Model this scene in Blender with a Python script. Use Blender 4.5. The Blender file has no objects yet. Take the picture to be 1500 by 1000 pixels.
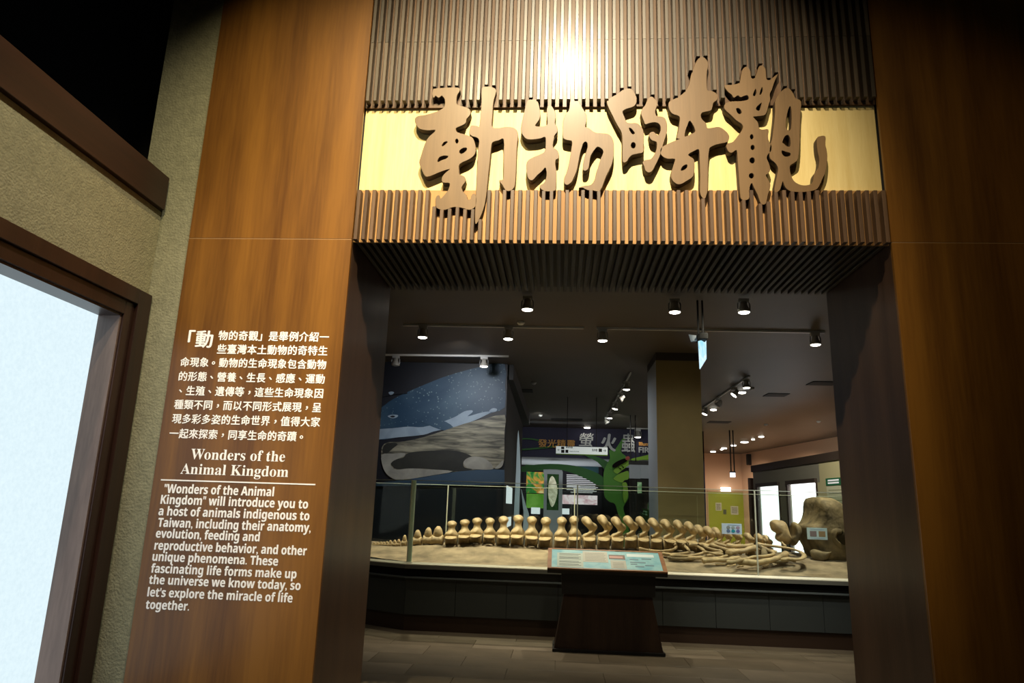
import bpy, bmesh, math, random
from mathutils import Vector, Matrix
random.seed(7)
PI = math.pi
SC = bpy.context.scene
COL = SC.collection

# ------------------------------------------------------------------ camera
F = 1018.0                                   # focal length in pixels of the 1500 x 1000 frame
EYE = Vector((0, 0, 1.5))
_y = Vector((67, 243, F)).normalized()
_z = Vector((140, -4300, F)); _z = (_z - _z.dot(_y) * _y).normalized()
_x = _y.cross(_z)
if _x.x < 0: _x = -_x
ROT = Matrix((_x, _y, _z))                   # picture axes -> world axes
cam = bpy.data.cameras.new('camera'); cam.sensor_width = 36; cam.lens = 36 * F / 1500
cam.clip_end = 200; cam.clip_start = .05
camo = bpy.data.objects.new('camera', cam); COL.objects.link(camo)
r_, u_, b_ = ROT @ Vector((1, 0, 0)), ROT @ Vector((0, -1, 0)), ROT @ Vector((0, 0, -1))
camo.matrix_world = Matrix(((r_.x, u_.x, b_.x, EYE.x), (r_.y, u_.y, b_.y, EYE.y), (r_.z, u_.z, b_.z, EYE.z), (0, 0, 0, 1)))
SC.camera = camo

def ray(px, py): return ROT @ Vector((px - 750, py - 500, F))
def atY(px, py, y): d = ray(px, py); return EYE + d * (y / d.y)
def atX(px, py, x): d = ray(px, py); return EYE + d * (x / d.x)
def atZ(px, py, z): d = ray(px, py); return EYE + d * ((z - EYE.z) / d.z)

# ------------------------------------------------------------------ world, lights, exposure
w = bpy.data.worlds.new('world'); SC.world = w; w.use_nodes = True
w.node_tree.nodes['Background'].inputs[0].default_value = (1.0, .93, .84, 1)
w.node_tree.nodes['Background'].inputs[1].default_value = .0
SC.view_settings.view_transform = 'Standard'; SC.view_settings.look = 'None'
SC.view_settings.exposure = 0.0; SC.view_settings.gamma = 1.0; SC.view_settings.use_curve_mapping = False
SC.cycles.max_bounces = 8; SC.cycles.transparent_max_bounces = 16
SC.cycles.sample_clamp_indirect = 4

def spot(name, loc, to, watt, ang, blend=1.0, col=(1, .86, .62), size=.04):
    l = bpy.data.lights.new(name, 'SPOT'); l.energy = watt; l.spot_size = math.radians(ang); l.spot_blend = blend
    l.color = col; l.shadow_soft_size = size
    o = bpy.data.objects.new(name, l); COL.objects.link(o); o.location = loc
    o.rotation_euler = (Vector(to) - Vector(loc)).to_track_quat('-Z', 'Y').to_euler(); return o
def area(name, loc, to, watt, sx, sy, col=(1, .9, .75)):
    l = bpy.data.lights.new(name, 'AREA'); l.energy = watt; l.shape = 'RECTANGLE'; l.size = sx; l.size_y = sy; l.color = col
    o = bpy.data.objects.new(name, l); COL.objects.link(o); o.location = loc
    o.rotation_euler = (Vector(to) - Vector(loc)).to_track_quat('-Z', 'Y').to_euler(); return o
# lobby: spotlights high under the lobby ceiling, aimed at the carved sign
spot('sign_spotlight', (0.05, .15, 6.3), (-.05, 3.5, 3.12), 2250, 49, 1.0, (1, .84, .56), .03)
spot('sign_spotlight', (0.05, .15, 6.3), (0.03, 3.5, 3.15), 560, 26, 1.0, (1, .87, .62), .03)
spot('sign_spotlight', (-.9, .3, 5.9), (-1.35, 3.5, 3.15), 760, 40, 1.0, (1, .82, .46), .04)
spot('pillar_spotlight', (-1.9, .3, 6.1), (-1.62, 3.5, 1.5), 420, 32, 1.0, (1, .82, .68), .05)
spot('pillar_spotlight', (1.2, .3, 6.1), (1.75, 3.5, 2.5), 130, 42, 1.0, (1, .80, .46), .05)
spot('lobby_spotlight', (.2, 1.4, 6.0), (-2.5, 2.0, 2.3), 620, 66, 1.0, (1, .93, .68), .12)
# hall: lamps under the hall ceiling
HALLCOL = (1, .88, .66)

# ------------------------------------------------------------------ materials
MATS = {}
def nn(nt, t, **k):
    n = nt.nodes.new(t)
    for a, v in k.items(): setattr(n, a, v)
    return n
def mat(name, col, rough=.6, metal=0, spec=.5, noise=0, nscale=8, bump=0, bscale=40, coat=0, emit=None, es=0, alpha=None):
    if name in MATS: return MATS[name]
    m = bpy.data.materials.new(name); m.use_nodes = True; nt = m.node_tree; b = nt.nodes['Principled BSDF']
    b.inputs['Base Color'].default_value = (*col, 1); b.inputs['Roughness'].default_value = rough
    b.inputs['Metallic'].default_value = metal; b.inputs['Specular IOR Level'].default_value = spec
    b.inputs['Coat Weight'].default_value = coat; b.inputs['Coat Roughness'].default_value = .15
    tc = nn(nt, 'ShaderNodeTexCoord')
    if noise:
        n = nn(nt, 'ShaderNodeTexNoise'); n.inputs['Scale'].default_value = nscale; n.inputs['Detail'].default_value = 6
        nt.links.new(tc.outputs['Object'], n.inputs['Vector'])
        r = nn(nt, 'ShaderNodeMapRange'); r.inputs[1].default_value = .3; r.inputs[2].default_value = .7
        r.inputs[3].default_value = 1 - noise; r.inputs[4].default_value = 1 + noise
        nt.links.new(n.outputs[0], r.inputs[0])
        mx = nn(nt, 'ShaderNodeMix', data_type='RGBA', blend_type='MULTIPLY'); mx.inputs[0].default_value = 1
        mx.inputs[6].default_value = (*col, 1); nt.links.new(r.outputs[0], mx.inputs[7])
        nt.links.new(mx.outputs[2], b.inputs['Base Color'])
    if bump:
        n = nn(nt, 'ShaderNodeTexNoise'); n.inputs['Scale'].default_value = bscale; n.inputs['Detail'].default_value = 5
        nt.links.new(tc.outputs['Object'], n.inputs['Vector'])
        bp = nn(nt, 'ShaderNodeBump'); bp.inputs['Strength'].default_value = bump; bp.inputs['Distance'].default_value = .01
        nt.links.new(n.outputs[0], bp.inputs['Height']); nt.links.new(bp.outputs[0], b.inputs['Normal'])
    if emit: b.inputs['Emission Color'].default_value = (*emit, 1); b.inputs['Emission Strength'].default_value = es
    MATS[name] = m; return m
def wood(name, c1, c2, rough=.4, coat=0, axis=2, freq=14, stretch=.05, rnd=0, space='Position', spec=.4):
    """veneer: fine grain drawn out along one axis, broad soft bands across it"""
    if name in MATS: return MATS[name]
    m = bpy.data.materials.new(name); m.use_nodes = True; nt = m.node_tree; b = nt.nodes['Principled BSDF']; L = nt.links.new
    if space == 'Position': src = nn(nt, 'ShaderNodeNewGeometry').outputs['Position']
    else: src = nn(nt, 'ShaderNodeTexCoord').outputs['Object']
    oi = nn(nt, 'ShaderNodeObjectInfo')
    mp = nn(nt, 'ShaderNodeVectorMath', operation='MULTIPLY_ADD')
    s = [1, 1, 1]; s[axis] = stretch
    mp.inputs[1].default_value = s; L(src, mp.inputs[0])
    cb = nn(nt, 'ShaderNodeCombineXYZ')
    ml = nn(nt, 'ShaderNodeMath', operation='MULTIPLY'); ml.inputs[1].default_value = 23 if rnd else 0
    L(oi.outputs['Random'], ml.inputs[0])
    for k in range(3): L(ml.outputs[0], cb.inputs[k])
    L(cb.outputs[0], mp.inputs[2])
    n1 = nn(nt, 'ShaderNodeTexNoise'); n1.inputs['Scale'].default_value = freq; n1.inputs['Detail'].default_value = 4
    n1.inputs['Distortion'].default_value = .4; L(mp.outputs[0], n1.inputs['Vector'])
    n2 = nn(nt, 'ShaderNodeTexNoise'); n2.inputs['Scale'].default_value = freq * 11; n2.inputs['Detail'].default_value = 3
    L(mp.outputs[0], n2.inputs['Vector'])
    ad = nn(nt, 'ShaderNodeMath', operation='MULTIPLY_ADD'); ad.inputs[1].default_value = .35
    L(n2.outputs[0], ad.inputs[0]); L(n1.outputs[0], ad.inputs[2])
    cr = nn(nt, 'ShaderNodeValToRGB'); e = cr.color_ramp.elements
    e[0].position = .48; e[0].color = (*c1, 1); e[1].position = .86; e[1].color = (*c2, 1)
    L(ad.outputs[0], cr.inputs[0]); out = cr.outputs[0]
    if rnd:
        mr = nn(nt, 'ShaderNodeMapRange'); mr.inputs[3].default_value = 1 - rnd; mr.inputs[4].default_value = 1 + rnd
        L(oi.outputs['Random'], mr.inputs[0])
        mx = nn(nt, 'ShaderNodeMix', data_type='RGBA', blend_type='MULTIPLY'); mx.inputs[0].default_value = 1
        L(out, mx.inputs[6]); L(mr.outputs[0], mx.inputs[7]); out = mx.outputs[2]
    L(out, b.inputs['Base Color']); b.inputs['Roughness'].default_value = rough
    b.inputs['Specular IOR Level'].default_value = spec
    b.inputs['Coat Weight'].default_value = coat; b.inputs['Coat Roughness'].default_value = .22
    bp = nn(nt, 'ShaderNodeBump'); bp.inputs['Strength'].default_value = .08; bp.inputs['Distance'].default_value = .002
    L(n2.outputs[0], bp.inputs['Height']); L(bp.outputs[0], b.inputs['Normal'])
    MATS[name] = m; return m
def emis(name, col, s):
    if name in MATS: return MATS[name]
    m = bpy.data.materials.new(name); m.use_nodes = True; nt = m.node_tree; nt.nodes.clear()
    e = nn(nt, 'ShaderNodeEmission'); e.inputs[0].default_value = (*col, 1); e.inputs[1].default_value = s
    o = nn(nt, 'ShaderNodeOutputMaterial'); nt.links.new(e.outputs[0], o.inputs[0]); MATS[name] = m; return m

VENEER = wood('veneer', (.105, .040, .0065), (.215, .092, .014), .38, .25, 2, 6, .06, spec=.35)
SLATW = wood('slat_wood', (.032, .022, .014), (.075, .052, .033), .46, .22, 2, 30, .04, rnd=.35, spec=.5)
FASCW = wood('fascia_wood', (.062, .034, .020), (.120, .068, .038), .45, .1, 2, 30, .05, rnd=.25)
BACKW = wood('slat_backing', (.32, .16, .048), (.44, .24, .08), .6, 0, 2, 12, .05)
SOFW = wood('soffit_wood', (.032, .023, .015), (.055, .040, .027), .55, 0, 1, 20, .05, rnd=.2)
LETW = wood('letter_wood', (.125, .070, .026), (.18, .104, .042), .5, .1, 2, 9, .06)
BANDM = wood('band_plywood', (.72, .55, .22), (.84, .68, .32), .6, 0, 2, 20, .06)
TRIMW = wood('trim_wood', (.017, .006, .003), (.036, .012, .006), .42, .2, 1, 8, .06)
FRAMEW = wood('frame_wood', (.018, .007, .005), (.040, .016, .010), .4, .2, 2, 8, .06)
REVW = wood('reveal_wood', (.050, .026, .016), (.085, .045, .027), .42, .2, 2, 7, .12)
STUCCO = mat('stucco', (.30, .27, .165), .9, noise=.12, nscale=30, bump=.5, bscale=90)
STUCCOB = mat('stucco_column', (.22, .215, .145), .9, noise=.14, nscale=26, bump=.6, bscale=80)
BLACK = mat('black_paint', (.006, .006, .006), .9)
DARKP = mat('dark_paint', (.02, .019, .018), .8)
WHITEPRINT = mat('white_print', (.93, .91, .93), .5)
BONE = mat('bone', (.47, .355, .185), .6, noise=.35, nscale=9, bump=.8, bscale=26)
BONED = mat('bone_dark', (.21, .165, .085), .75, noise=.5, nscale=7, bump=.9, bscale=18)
SAND = mat('sand', (.27, .215, .135), .95, noise=.4, nscale=5, bump=.6, bscale=30)
WHITEM = mat('white_metal', (.55, .55, .53), .4)
GREYM = mat('grey_metal', (.25, .25, .25), .4, metal=.4)
COLM = mat('column_paint', (.21, .165, .075), .8, noise=.05, nscale=4)
COLLIT = mat('column_side_lit', (.30, .31, .31), .8)  # column sides paler: light from the exhibit put into the colour
GEDGE = mat('glass_edge', (.55, .62, .52), .3, emit=(.5, .6, .5), es=.0); GEDGE2 = mat('glass_joint', (.62, .66, .52), .3)
def glassmat(name, tint, fac):
    m = bpy.data.materials.new(name); m.use_nodes = True; nt = m.node_tree; nt.nodes.clear(); L = nt.links.new
    t = nn(nt, 'ShaderNodeBsdfTransparent'); t.inputs[0].default_value = (*tint, 1)
    g = nn(nt, 'ShaderNodeBsdfGlossy'); g.inputs['Roughness'].default_value = .02
    lw = nn(nt, 'ShaderNodeLayerWeight'); lw.inputs[0].default_value = .5
    pw = nn(nt, 'ShaderNodeMath', operation='POWER'); pw.inputs[1].default_value = 5; L(lw.outputs['Facing'], pw.inputs[0])
    fr = nn(nt, 'ShaderNodeMath', operation='MULTIPLY_ADD'); fr.inputs[1].default_value = .94; fr.inputs[2].default_value = .05; L(pw.outputs[0], fr.inputs[0])
    mu = nn(nt, 'ShaderNodeMath', operation='MULTIPLY'); mu.inputs[1].default_value = fac
    mx = nn(nt, 'ShaderNodeMixShader'); o = nn(nt, 'ShaderNodeOutputMaterial')
    L(fr.outputs[0], mu.inputs[0]); L(mu.outputs[0], mx.inputs[0]); L(t.outputs[0], mx.inputs[1]); L(g.outputs[0], mx.inputs[2]); L(mx.outputs[0], o.inputs[0]); return m
GLASS = glassmat('clear_glass', (.93, .96, .94), 1.0)

# ------------------------------------------------------------------ helpers
def link(name, me, m=None, parent=None, label=None, cat=None, group=None, kind=None):
    o = bpy.data.objects.new(name, me); COL.objects.link(o)
    if m is not None and me is not None and len(me.materials) == 0:
        for q in (m if isinstance(m, (list, tuple)) else [m]): me.materials.append(q)
    if parent is not None: o.parent = parent
    if label: o['label'] = label
    if cat: o['category'] = cat
    if group: o['group'] = group
    if kind: o['kind'] = kind
    return o
def empty(name, loc, label=None, cat=None, group=None, kind=None):
    o = link(name, None, label=label, cat=cat, group=group, kind=kind); o.location = loc; o.empty_display_size = .1; return o
def local(o, par):                      # keep a world-built mesh where it is below a moved empty
    o.matrix_parent_inverse = Matrix.Translation(-par.location); return o
def mesh(bm, smooth=False):
    bmesh.ops.recalc_face_normals(bm, faces=bm.faces)
    me = bpy.data.meshes.new('m'); bm.to_mesh(me); bm.free()
    if smooth:
        for p in me.polygons: p.use_smooth = True
    return me
def abox(bm, x0, x1, y0, y1, z0, z1, bev=0, mi=0):
    vs = [bm.verts.new((x, y, z)) for x in (x0, x1) for y in (y0, y1) for z in (z0, z1)]
    fs = [bm.faces.new([vs[i] for i in q]) for q in ((0, 1, 3, 2), (4, 6, 7, 5), (0, 4, 5, 1), (2, 3, 7, 6), (0, 2, 6, 4), (1, 5, 7, 3))]
    for f in fs: f.material_index = mi
    if bev:
        es = list({e for f in fs for e in f.edges})
        bmesh.ops.bevel(bm, geom=es, offset=bev, segments=1, affect='EDGES')
def box(name, x0, x1, y0, y1, z0, z1, m, parent=None, bev=0, **k):
    bm = bmesh.new(); abox(bm, x0, x1, y0, y1, z0, z1, bev); return link(name, mesh(bm), m, parent, **k)
def prism(pts, vec, bm=None):
    """closed polygon pts (3D) swept along vec"""
    own = bm is None
    if own: bm = bmesh.new()
    a = [bm.verts.new(p) for p in pts]; b = [bm.verts.new(Vector(p) + Vector(vec)) for p in pts]
    n = len(pts); bm.faces.new(a); bm.faces.new(b[::-1])
    for i in range(n): bm.faces.new((a[i], b[i], b[(i + 1) % n], a[(i + 1) % n]))
    return bm
def tube(pts, rad, seg=8, bm=None, flat=1.0, up=None):
    """round bar along a path; rad is one radius or one for each point"""
    if bm is None: bm = bmesh.new()
    pts = [Vector(p) for p in pts]; n = len(pts)
    if not hasattr(rad, '__len__'): rad = [rad] * n
    rings = []; ref = Vector(up) if up else None
    for i, p in enumerate(pts):
        t = (pts[min(i + 1, n - 1)] - pts[max(i - 1, 0)]).normalized()
        r0 = ref or (Vector((0, 0, 1)) if abs(t.z) < .9 else Vector((1, 0, 0)))
        a = t.cross(r0).normalized(); b = a.cross(t).normalized()
        rings.append([bm.verts.new(p + (a * math.cos(2 * PI * k / seg) + b * math.sin(2 * PI * k / seg) * flat) * rad[i]) for k in range(seg)])
    for i in range(n - 1):
        for k in range(seg):
            bm.faces.new((rings[i][k], rings[i][(k + 1) % seg], rings[i + 1][(k + 1) % seg], rings[i + 1][k]))
    bm.faces.new(rings[0][::-1]); bm.faces.new(rings[-1]); return bm
def lathe(prof, seg=16, bm=None, M=None):
    """prof: list of (radius, z)"""
    if bm is None: bm = bmesh.new()
    M = M or Matrix()
    rings = [[bm.verts.new(M @ Vector((r * math.cos(2 * PI * k / seg), r * math.sin(2 * PI * k / seg), z))) for k in range(seg)] for r, z in prof]
    for i in range(len(rings) - 1):
        for k in range(seg): bm.faces.new((rings[i][k], rings[i][(k + 1) % seg], rings[i + 1][(k + 1) % seg], rings[i + 1][k]))
    bm.faces.new(rings[0][::-1]); bm.faces.new(rings[-1]); return bm
def smoothpts(p, k=3):
    n = len(p); out = []
    for i in range(n):
        a, b, c, d = (Vector(p[(i + j) % n]) for j in (-1, 0, 1, 2))
        for s in range(k):
            t = s / k
            out.append(.5 * ((2 * b) + (c - a) * t + (2 * a - 5 * b + 4 * c - d) * t * t + (3 * b - a - 3 * c + d) * t ** 3))
    return out
def curve_shape(loops, extrude, bevel=0):
    """flat outline loops (2D; later loops are holes) -> mesh in the XY plane, extruded both ways"""
    c = bpy.data.curves.new('c', 'CURVE'); c.dimensions = '2D'; c.fill_mode = 'BOTH'; c.extrude = extrude; c.bevel_depth = bevel; c.bevel_resolution = 0
    for lp in loops:
        s = c.splines.new('POLY'); s.points.add(len(lp) - 1); s.use_cyclic_u = True
        for q, p in zip(s.points, lp): q.co = (p[0], p[1], 0, 1)
    o = bpy.data.objects.new('c', c); COL.objects.link(o); bpy.context.view_layer.update()
    me = bpy.data.meshes.new_from_object(o.evaluated_get(bpy.context.evaluated_depsgraph_get()))
    bpy.data.objects.remove(o); bpy.data.curves.remove(c); return me
def textmesh(s, bold=0, spacing=1.0, slant=0):
    """lettering in the XY plane; bold draws the same glyphs again a hair to each side"""
    c = bpy.data.curves.new('t', 'FONT'); c.body = s; c.size = 1; c.resolution_u = 3; c.space_character = spacing; c.shear = slant
    o = bpy.data.objects.new('t', c); COL.objects.link(o); bpy.context.view_layer.update()
    me = bpy.data.meshes.new_from_object(o.evaluated_get(bpy.context.evaluated_depsgraph_get()))
    bpy.data.objects.remove(o); bpy.data.curves.remove(c)
    if bold:
        bm = bmesh.new()
        for k, (dx, dy) in enumerate(((0, 0), (bold, 0), (-bold, 0), (0, bold * .6), (0, -bold * .6))):
            n0 = len(bm.verts); bm.from_mesh(me); bm.verts.ensure_lookup_table()
            for v in bm.verts[n0:]: v.co += Vector((dx, dy, k * .0015))
        bm.to_mesh(me); bm.free()
    return me
def bounds(me):
    xs = [v.co.x for v in me.vertices]; ys = [v.co.y for v in me.vertices]; return min(xs), max(xs), min(ys), max(ys)
def place_text(name, s, org, xdir, zdir, x0, x1, base, height, m, parent=None, bold=0, ref=None, slant=0, **k):
    """lettering on the plane org + x*xdir + z*zdir, from x0 to x1 with its baseline at base; height = height of a capital"""
    me = textmesh(s, bold, slant=slant); a = bounds(me)
    sx = (x1 - x0) / (a[1] - a[0]); sz = height / (ref or .70)
    nrm = Vector(xdir).cross(Vector(zdir))
    for v in me.vertices:
        v.co = Vector(org) + Vector(xdir) * (x0 + (v.co.x - a[0]) * sx) + Vector(zdir) * (base + v.co.y * sz) + nrm * (v.co.z + .0) * .15
    me.update(); return link(name, me, m, parent, **k)
def clip(o, parent):                    # a part copied below its copied thing
    c = o.copy(); COL.objects.link(c); c.parent = parent; return c
def dup(t, loc=None, rz=None, label=None):
    c = t.copy(); COL.objects.link(c)
    if loc is not None: c.location = loc
    if rz is not None: c.rotation_euler.z = rz
    if label: c['label'] = label
    for ch in list(t.children):
        d = clip(ch, c)
        for g in list(ch.children): clip(g, d)
    return c

# ================================================================== SETTING
XL, XR = -1.145, 1.703                  # the opening
ZS, ZB0, ZB1, YF, YR_ = 2.885, 3.175, 3.728, 3.5, 4.40
CEIL = 4.0

# floor: slabs with joints where they can be told apart
fl = box('floor', -9, 13, -3, 33, -.12, -.012, mat('floor_grout', (.05, .045, .035), .9), kind='structure')
TILE = [mat('floor_tile_a', (.135, .108, .072), .42, noise=.2, nscale=3), mat('floor_tile_b', (.115, .092, .060), .40, noise=.2, nscale=3), mat('floor_tile_c', (.155, .125, .085), .45, noise=.2, nscale=3)]
def tile_mesh(m):
    bm = bmesh.new(); abox(bm, 0, .897, 0, .447, -.012, 0, .0015); me = mesh(bm); me.materials.append(m); return me
tms = [tile_mesh(m) for m in TILE]
for j in range(-1, 12):
    for i in range(-4, 6):
        o = link('floor_tile', tms[random.choice((0, 0, 1, 1, 2))], None, fl); o.location = (i * .9 + (.45 if j % 2 else 0), 4.42 + j * .45, 0)
bm = bmesh.new(); abox(bm, -9, 13, 9.83, 33, -.012, 0); abox(bm, -9, 13, -3, 3.96, -.012, 0); abox(bm, -9, -3.6, 3.97, 9.82, -.012, 0); abox(bm, 5.86, 13, 3.97, 9.82, -.012, 0)
link('floor_slab', mesh(bm), TILE[0], fl)

# hall ceiling: long narrow metal strips running across
cm = mat('ceiling_strip', (.085, .068, .052), .55, noise=.25, nscale=.35)
nt = cm.node_tree; g = nn(nt, 'ShaderNodeNewGeometry'); sp = nn(nt, 'ShaderNodeSeparateXYZ'); nt.links.new(g.outputs['Position'], sp.inputs[0])
mm = nn(nt, 'ShaderNodeMath', operation='PINGPONG'); mm.inputs[1].default_value = .09; nt.links.new(sp.outputs['Y'], mm.inputs[0])
m2 = nn(nt, 'ShaderNodeMath', operation='LESS_THAN'); m2.inputs[1].default_value = .012; nt.links.new(mm.outputs[0], m2.inputs[0])
bp = nn(nt, 'ShaderNodeBump'); bp.invert = True; bp.inputs['Distance'].default_value = .02; bp.inputs['Strength'].default_value = .8
nt.links.new(m2.outputs[0], bp.inputs['Height']); nt.links.new(bp.outputs[0], nt.nodes['Principled BSDF'].inputs['Normal'])
ceil = box('ceiling', -9, 13, YR_, 33, CEIL, CEIL + .15, cm, kind='structure')
box('ceiling_lobby', -6, 6, -3, YF + .4, 6.6, 6.7, BLACK, kind='structure')
# outer walls
box('wall_left', -9.1, -9, YR_, 33, 0, CEIL, DARKP, kind='structure')
box('wall_lobby_left', -6, -5.9, -3, 4.4, 0, 6.6, BLACK, kind='structure')
box('wall_lobby_right', 5.9, 6, -3, 3.5, 0, 6.6, BLACK, kind='structure')
box('wall_lobby_back', -6, 6, -3.1, -3, 0, 6.6, BLACK, kind='structure')

# ---- the portal wall
bm = bmesh.new()
abox(bm, XR + .02, 6, YF + .02, YR_, 0, 6.6); abox(bm, -2.06, XL - .02, YF + .02, YR_, 0, 6.6)
abox(bm, XL - .02, XR + .02, YF + .06, YR_, ZS + .045, 6.6)
abox(bm, -6, -2.06, YF + .42, YR_, 0, 6.6)
portal = link('wall_front', mesh(bm), DARKP, kind='structure')
def vpanel(x0, x1, z0, z1): return box('wood_panel', x0, x1, YF, YF + .02, z0, z1, VENEER, portal, bev=.0012)
SEAM = mat('seam_filler', (.30, .17, .07), .6)
for a_, b_ in ((-2.068, XL), (XR, 3.6)): box('seam_filler', a_ + .002, b_ - .002, YF + .0015, YF + .018, ZS + .0015, ZS + .0065, SEAM, portal)
pl_low = vpanel(-2.068, XL, 0, ZS + .002); vpanel(-2.068, XL, ZS + .006, 5.6); vpanel(XR, 3.6, 0, ZS + .002); vpanel(XR, 3.6, ZS + .006, 5.6)
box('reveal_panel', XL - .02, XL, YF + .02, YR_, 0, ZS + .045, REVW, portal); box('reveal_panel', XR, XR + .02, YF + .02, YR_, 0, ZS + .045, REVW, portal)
BACKSHADE = wood('upper_backing_shade', (.065, .030, .010), (.12, .056, .018), .55, .1, 2, 12, .05)  # darker board: deeper shade between the upper slats, put into the colour
box('backing_board', XL, XR, YF + .033, YF + .045, ZB1 - .02, 5.6, BACKSHADE, portal)
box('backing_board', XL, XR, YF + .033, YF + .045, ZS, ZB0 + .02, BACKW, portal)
box('sign_board', XL, XR, YF + .047, YF + .06, ZB0 + .02, ZB1 - .02, BANDM, portal)
box('soffit_board', XL, XR, YF + .045, YR_, ZS + .035, ZS + .045, SOFW, portal)

# ---- the carved characters: outlines in the plane of their faces
YL = YF - .004
def outl(o, s, pts, sm=3, zmax=None):
    r = []
    for x, y in pts:
        p = atY(o[0] + x / s, o[1] + y / s, YL); r.append((p.x, p.z))
    return [tuple(v) for v in smoothpts(r, sm)]
def blob(cx, cy, rx, ry, rot=0):
    return [(cx + rx * math.cos(t) * math.cos(rot) - ry * math.sin(t) * math.sin(rot), cy + rx * math.cos(t) * math.sin(rot) + ry * math.sin(t) * math.cos(rot)) for t in [k * PI / 4 for k in range(8)]]
O1, S1 = (600, 110), 5
dong_a = [[(172,108),(185,98),(265,92),(345,90),(368,104),(358,128),(346,150),(342,190),(352,218),(400,232),(432,245),(446,272),(438,295),(415,322),(408,352),(372,372),(338,388),(350,418),(420,440),(462,462),(482,520),(478,575),(440,612),(366,650),(362,700),(366,728),(396,740),(409,765),(400,790),(380,820),(392,856),(416,880),(425,910),(448,908),(455,880),(474,868),(488,900),(480,960),(440,985),(380,970),(320,965),(260,985),(200,972),(190,925),(197,890),(215,880),(228,905),(268,862),(288,830),(293,790),(246,785),(236,762),(246,735),(270,710),(296,686),(230,705),(150,738),(115,738),(90,690),(72,640),(85,590),(110,510),(140,455),(186,412),(180,400),(130,403),(72,390),(46,355),(40,320),(62,300),(112,292),(190,270),(248,240),(260,205),(256,172),(236,150),(212,165),(190,150),(176,165),(165,138)],
 [(235,512),(255,487),(280,487),(262,508),(240,522)], [(333,475),(348,464),(359,480),(352,500),(338,497)], [(362,557),(385,535),(415,530),(420,547),(400,567),(375,577)], [(203,625),(218,600),(250,588),(285,592),(268,612),(238,622),(210,637)]]
dong_b = [[(530,100),(556,84),(600,86),(632,108),(625,150),(612,200),(605,300),(603,377),(650,388),(700,380),(752,383),(784,405),(793,450),(785,520),(780,640),(775,760),(765,820),(735,846),(705,842),(682,806),(658,772),(684,765),(690,735),(690,600),(690,470),(650,477),(606,492),(595,540),(585,640),(572,760),(560,880),(545,960),(520,1030),(486,1090),(480,1040),(484,940),(490,800),(498,640),(500,560),(511,482),(492,455),(460,446),(438,425),(445,385),(455,369),(490,372),(512,375),(520,300),(528,200)]]
O2, S2 = (750, 130), 6.25
wu_a = [[(140,112),(160,98),(210,98),(228,102),(245,150),(258,230),(245,285),(215,325),(216,342),(270,346),(318,335),(327,300),(320,220),(325,170),(348,148),(380,185),(400,240),(393,290),(393,320),(412,350),(414,390),(386,430),(383,455),(372,512),(382,542),(412,562),(428,600),(424,635),(400,648),(395,690),(405,760),(405,830),(400,900),(388,932),(300,935),(258,905),(262,882),(300,855),(318,790),(312,730),(300,722),(275,750),(230,790),(185,835),(150,817),(136,760),(135,690),(150,655),(200,625),(260,600),(303,570),(310,500),(304,440),(250,455),(150,462),(110,435),(85,390),(88,330),(110,230),(125,160)]]
wu_b = [[(535,115),(560,100),(600,104),(640,170),(675,230),(683,290),(668,345),(700,360),(760,400),(830,408),(880,415),(915,450),(930,510),(930,600),(915,680),(890,740),(860,800),(835,870),(815,915),(795,938),(745,930),(690,925),(650,905),(620,903),(660,890),(720,880),(755,840),(775,760),(790,720),(810,650),(835,590),(833,560),(805,535),(780,530),(755,555),(720,610),(710,660),(700,720),(680,746),(656,745),(650,720),(660,650),(680,580),(694,530),(690,495),(672,482),(650,500),(635,545),(620,600),(605,680),(590,750),(565,810),(545,850),(510,876),(482,866),(480,820),(500,770),(520,700),(535,620),(545,550),(550,480),(510,468),(475,455),(467,420),(468,330),(472,290),(490,240),(520,200),(530,150)]]
O3, S3 = (880, 110), 6.25
de_a = [[(60,228),(95,205),(130,185),(180,152),(215,130),(265,122),(300,150),(325,200),(325,250),(300,285),(240,305),(203,325),(200,345),(215,380),(235,430),(270,440),(330,440),(365,470),(385,500),(395,560),(390,640),(388,702),(340,716),(285,730),(255,760),(240,785),(215,798),(202,780),(200,700),(200,600),(190,520),(150,450),(110,370),(75,300),(60,260)],
 [(258,483),(275,483),(298,505),(313,528),(303,541),(285,538),(265,510)], blob(298,642,24,30)]
de_b = [[(430,225),(462,195),(490,215),(512,243),(518,270),(505,300),(497,330),(502,360),(516,376),(560,380),(590,400),(605,450),(605,510),(590,570),(570,630),(555,690),(545,722),(525,770),(490,840),(465,880),(435,888),(410,870),(400,835),(386,800),(402,780),(430,775),(465,765),(490,730),(508,690),(516,655),(512,612),(490,602),(466,592),(450,570),(444,545),(457,525),(482,520),(510,542),(530,549),(548,510),(550,475),(535,445),(500,430),(450,436),(410,448),(398,425),(384,390),(370,350),(380,310),(408,275)]]
O4, S4 = (950, 70), 4.35
qi = [[(318,70),(345,58),(370,78),(380,105),(372,150),(370,200),(374,268),(402,275),(430,290),(442,312),(435,332),(412,350),(405,382),(392,400),(345,410),(332,430),(340,455),(365,480),(373,510),(400,511),(450,505),(490,530),(512,560),(506,593),(488,603),(430,615),(391,635),(385,655),(380,700),(378,780),(376,850),(376,900),(362,955),(345,955),(330,925),(329,880),(330,800),(326,700),(321,646),(282,660),(252,680),(268,695),(288,712),(292,760),(284,815),(250,842),(200,868),(165,856),(145,822),(150,780),(164,735),(168,707),(120,705),(86,686),(76,656),(90,630),(150,600),(200,580),(182,574),(190,530),(198,480),(198,437),(150,417),(130,380),(130,350),(146,335),(200,308),(238,272),(258,235),(276,160),(298,105)],
 [(244,500),(265,463),(300,528),(270,550),(232,566),(232,540)], [(204,780),(219,752),(244,742),(248,760),(225,780)]]
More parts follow.
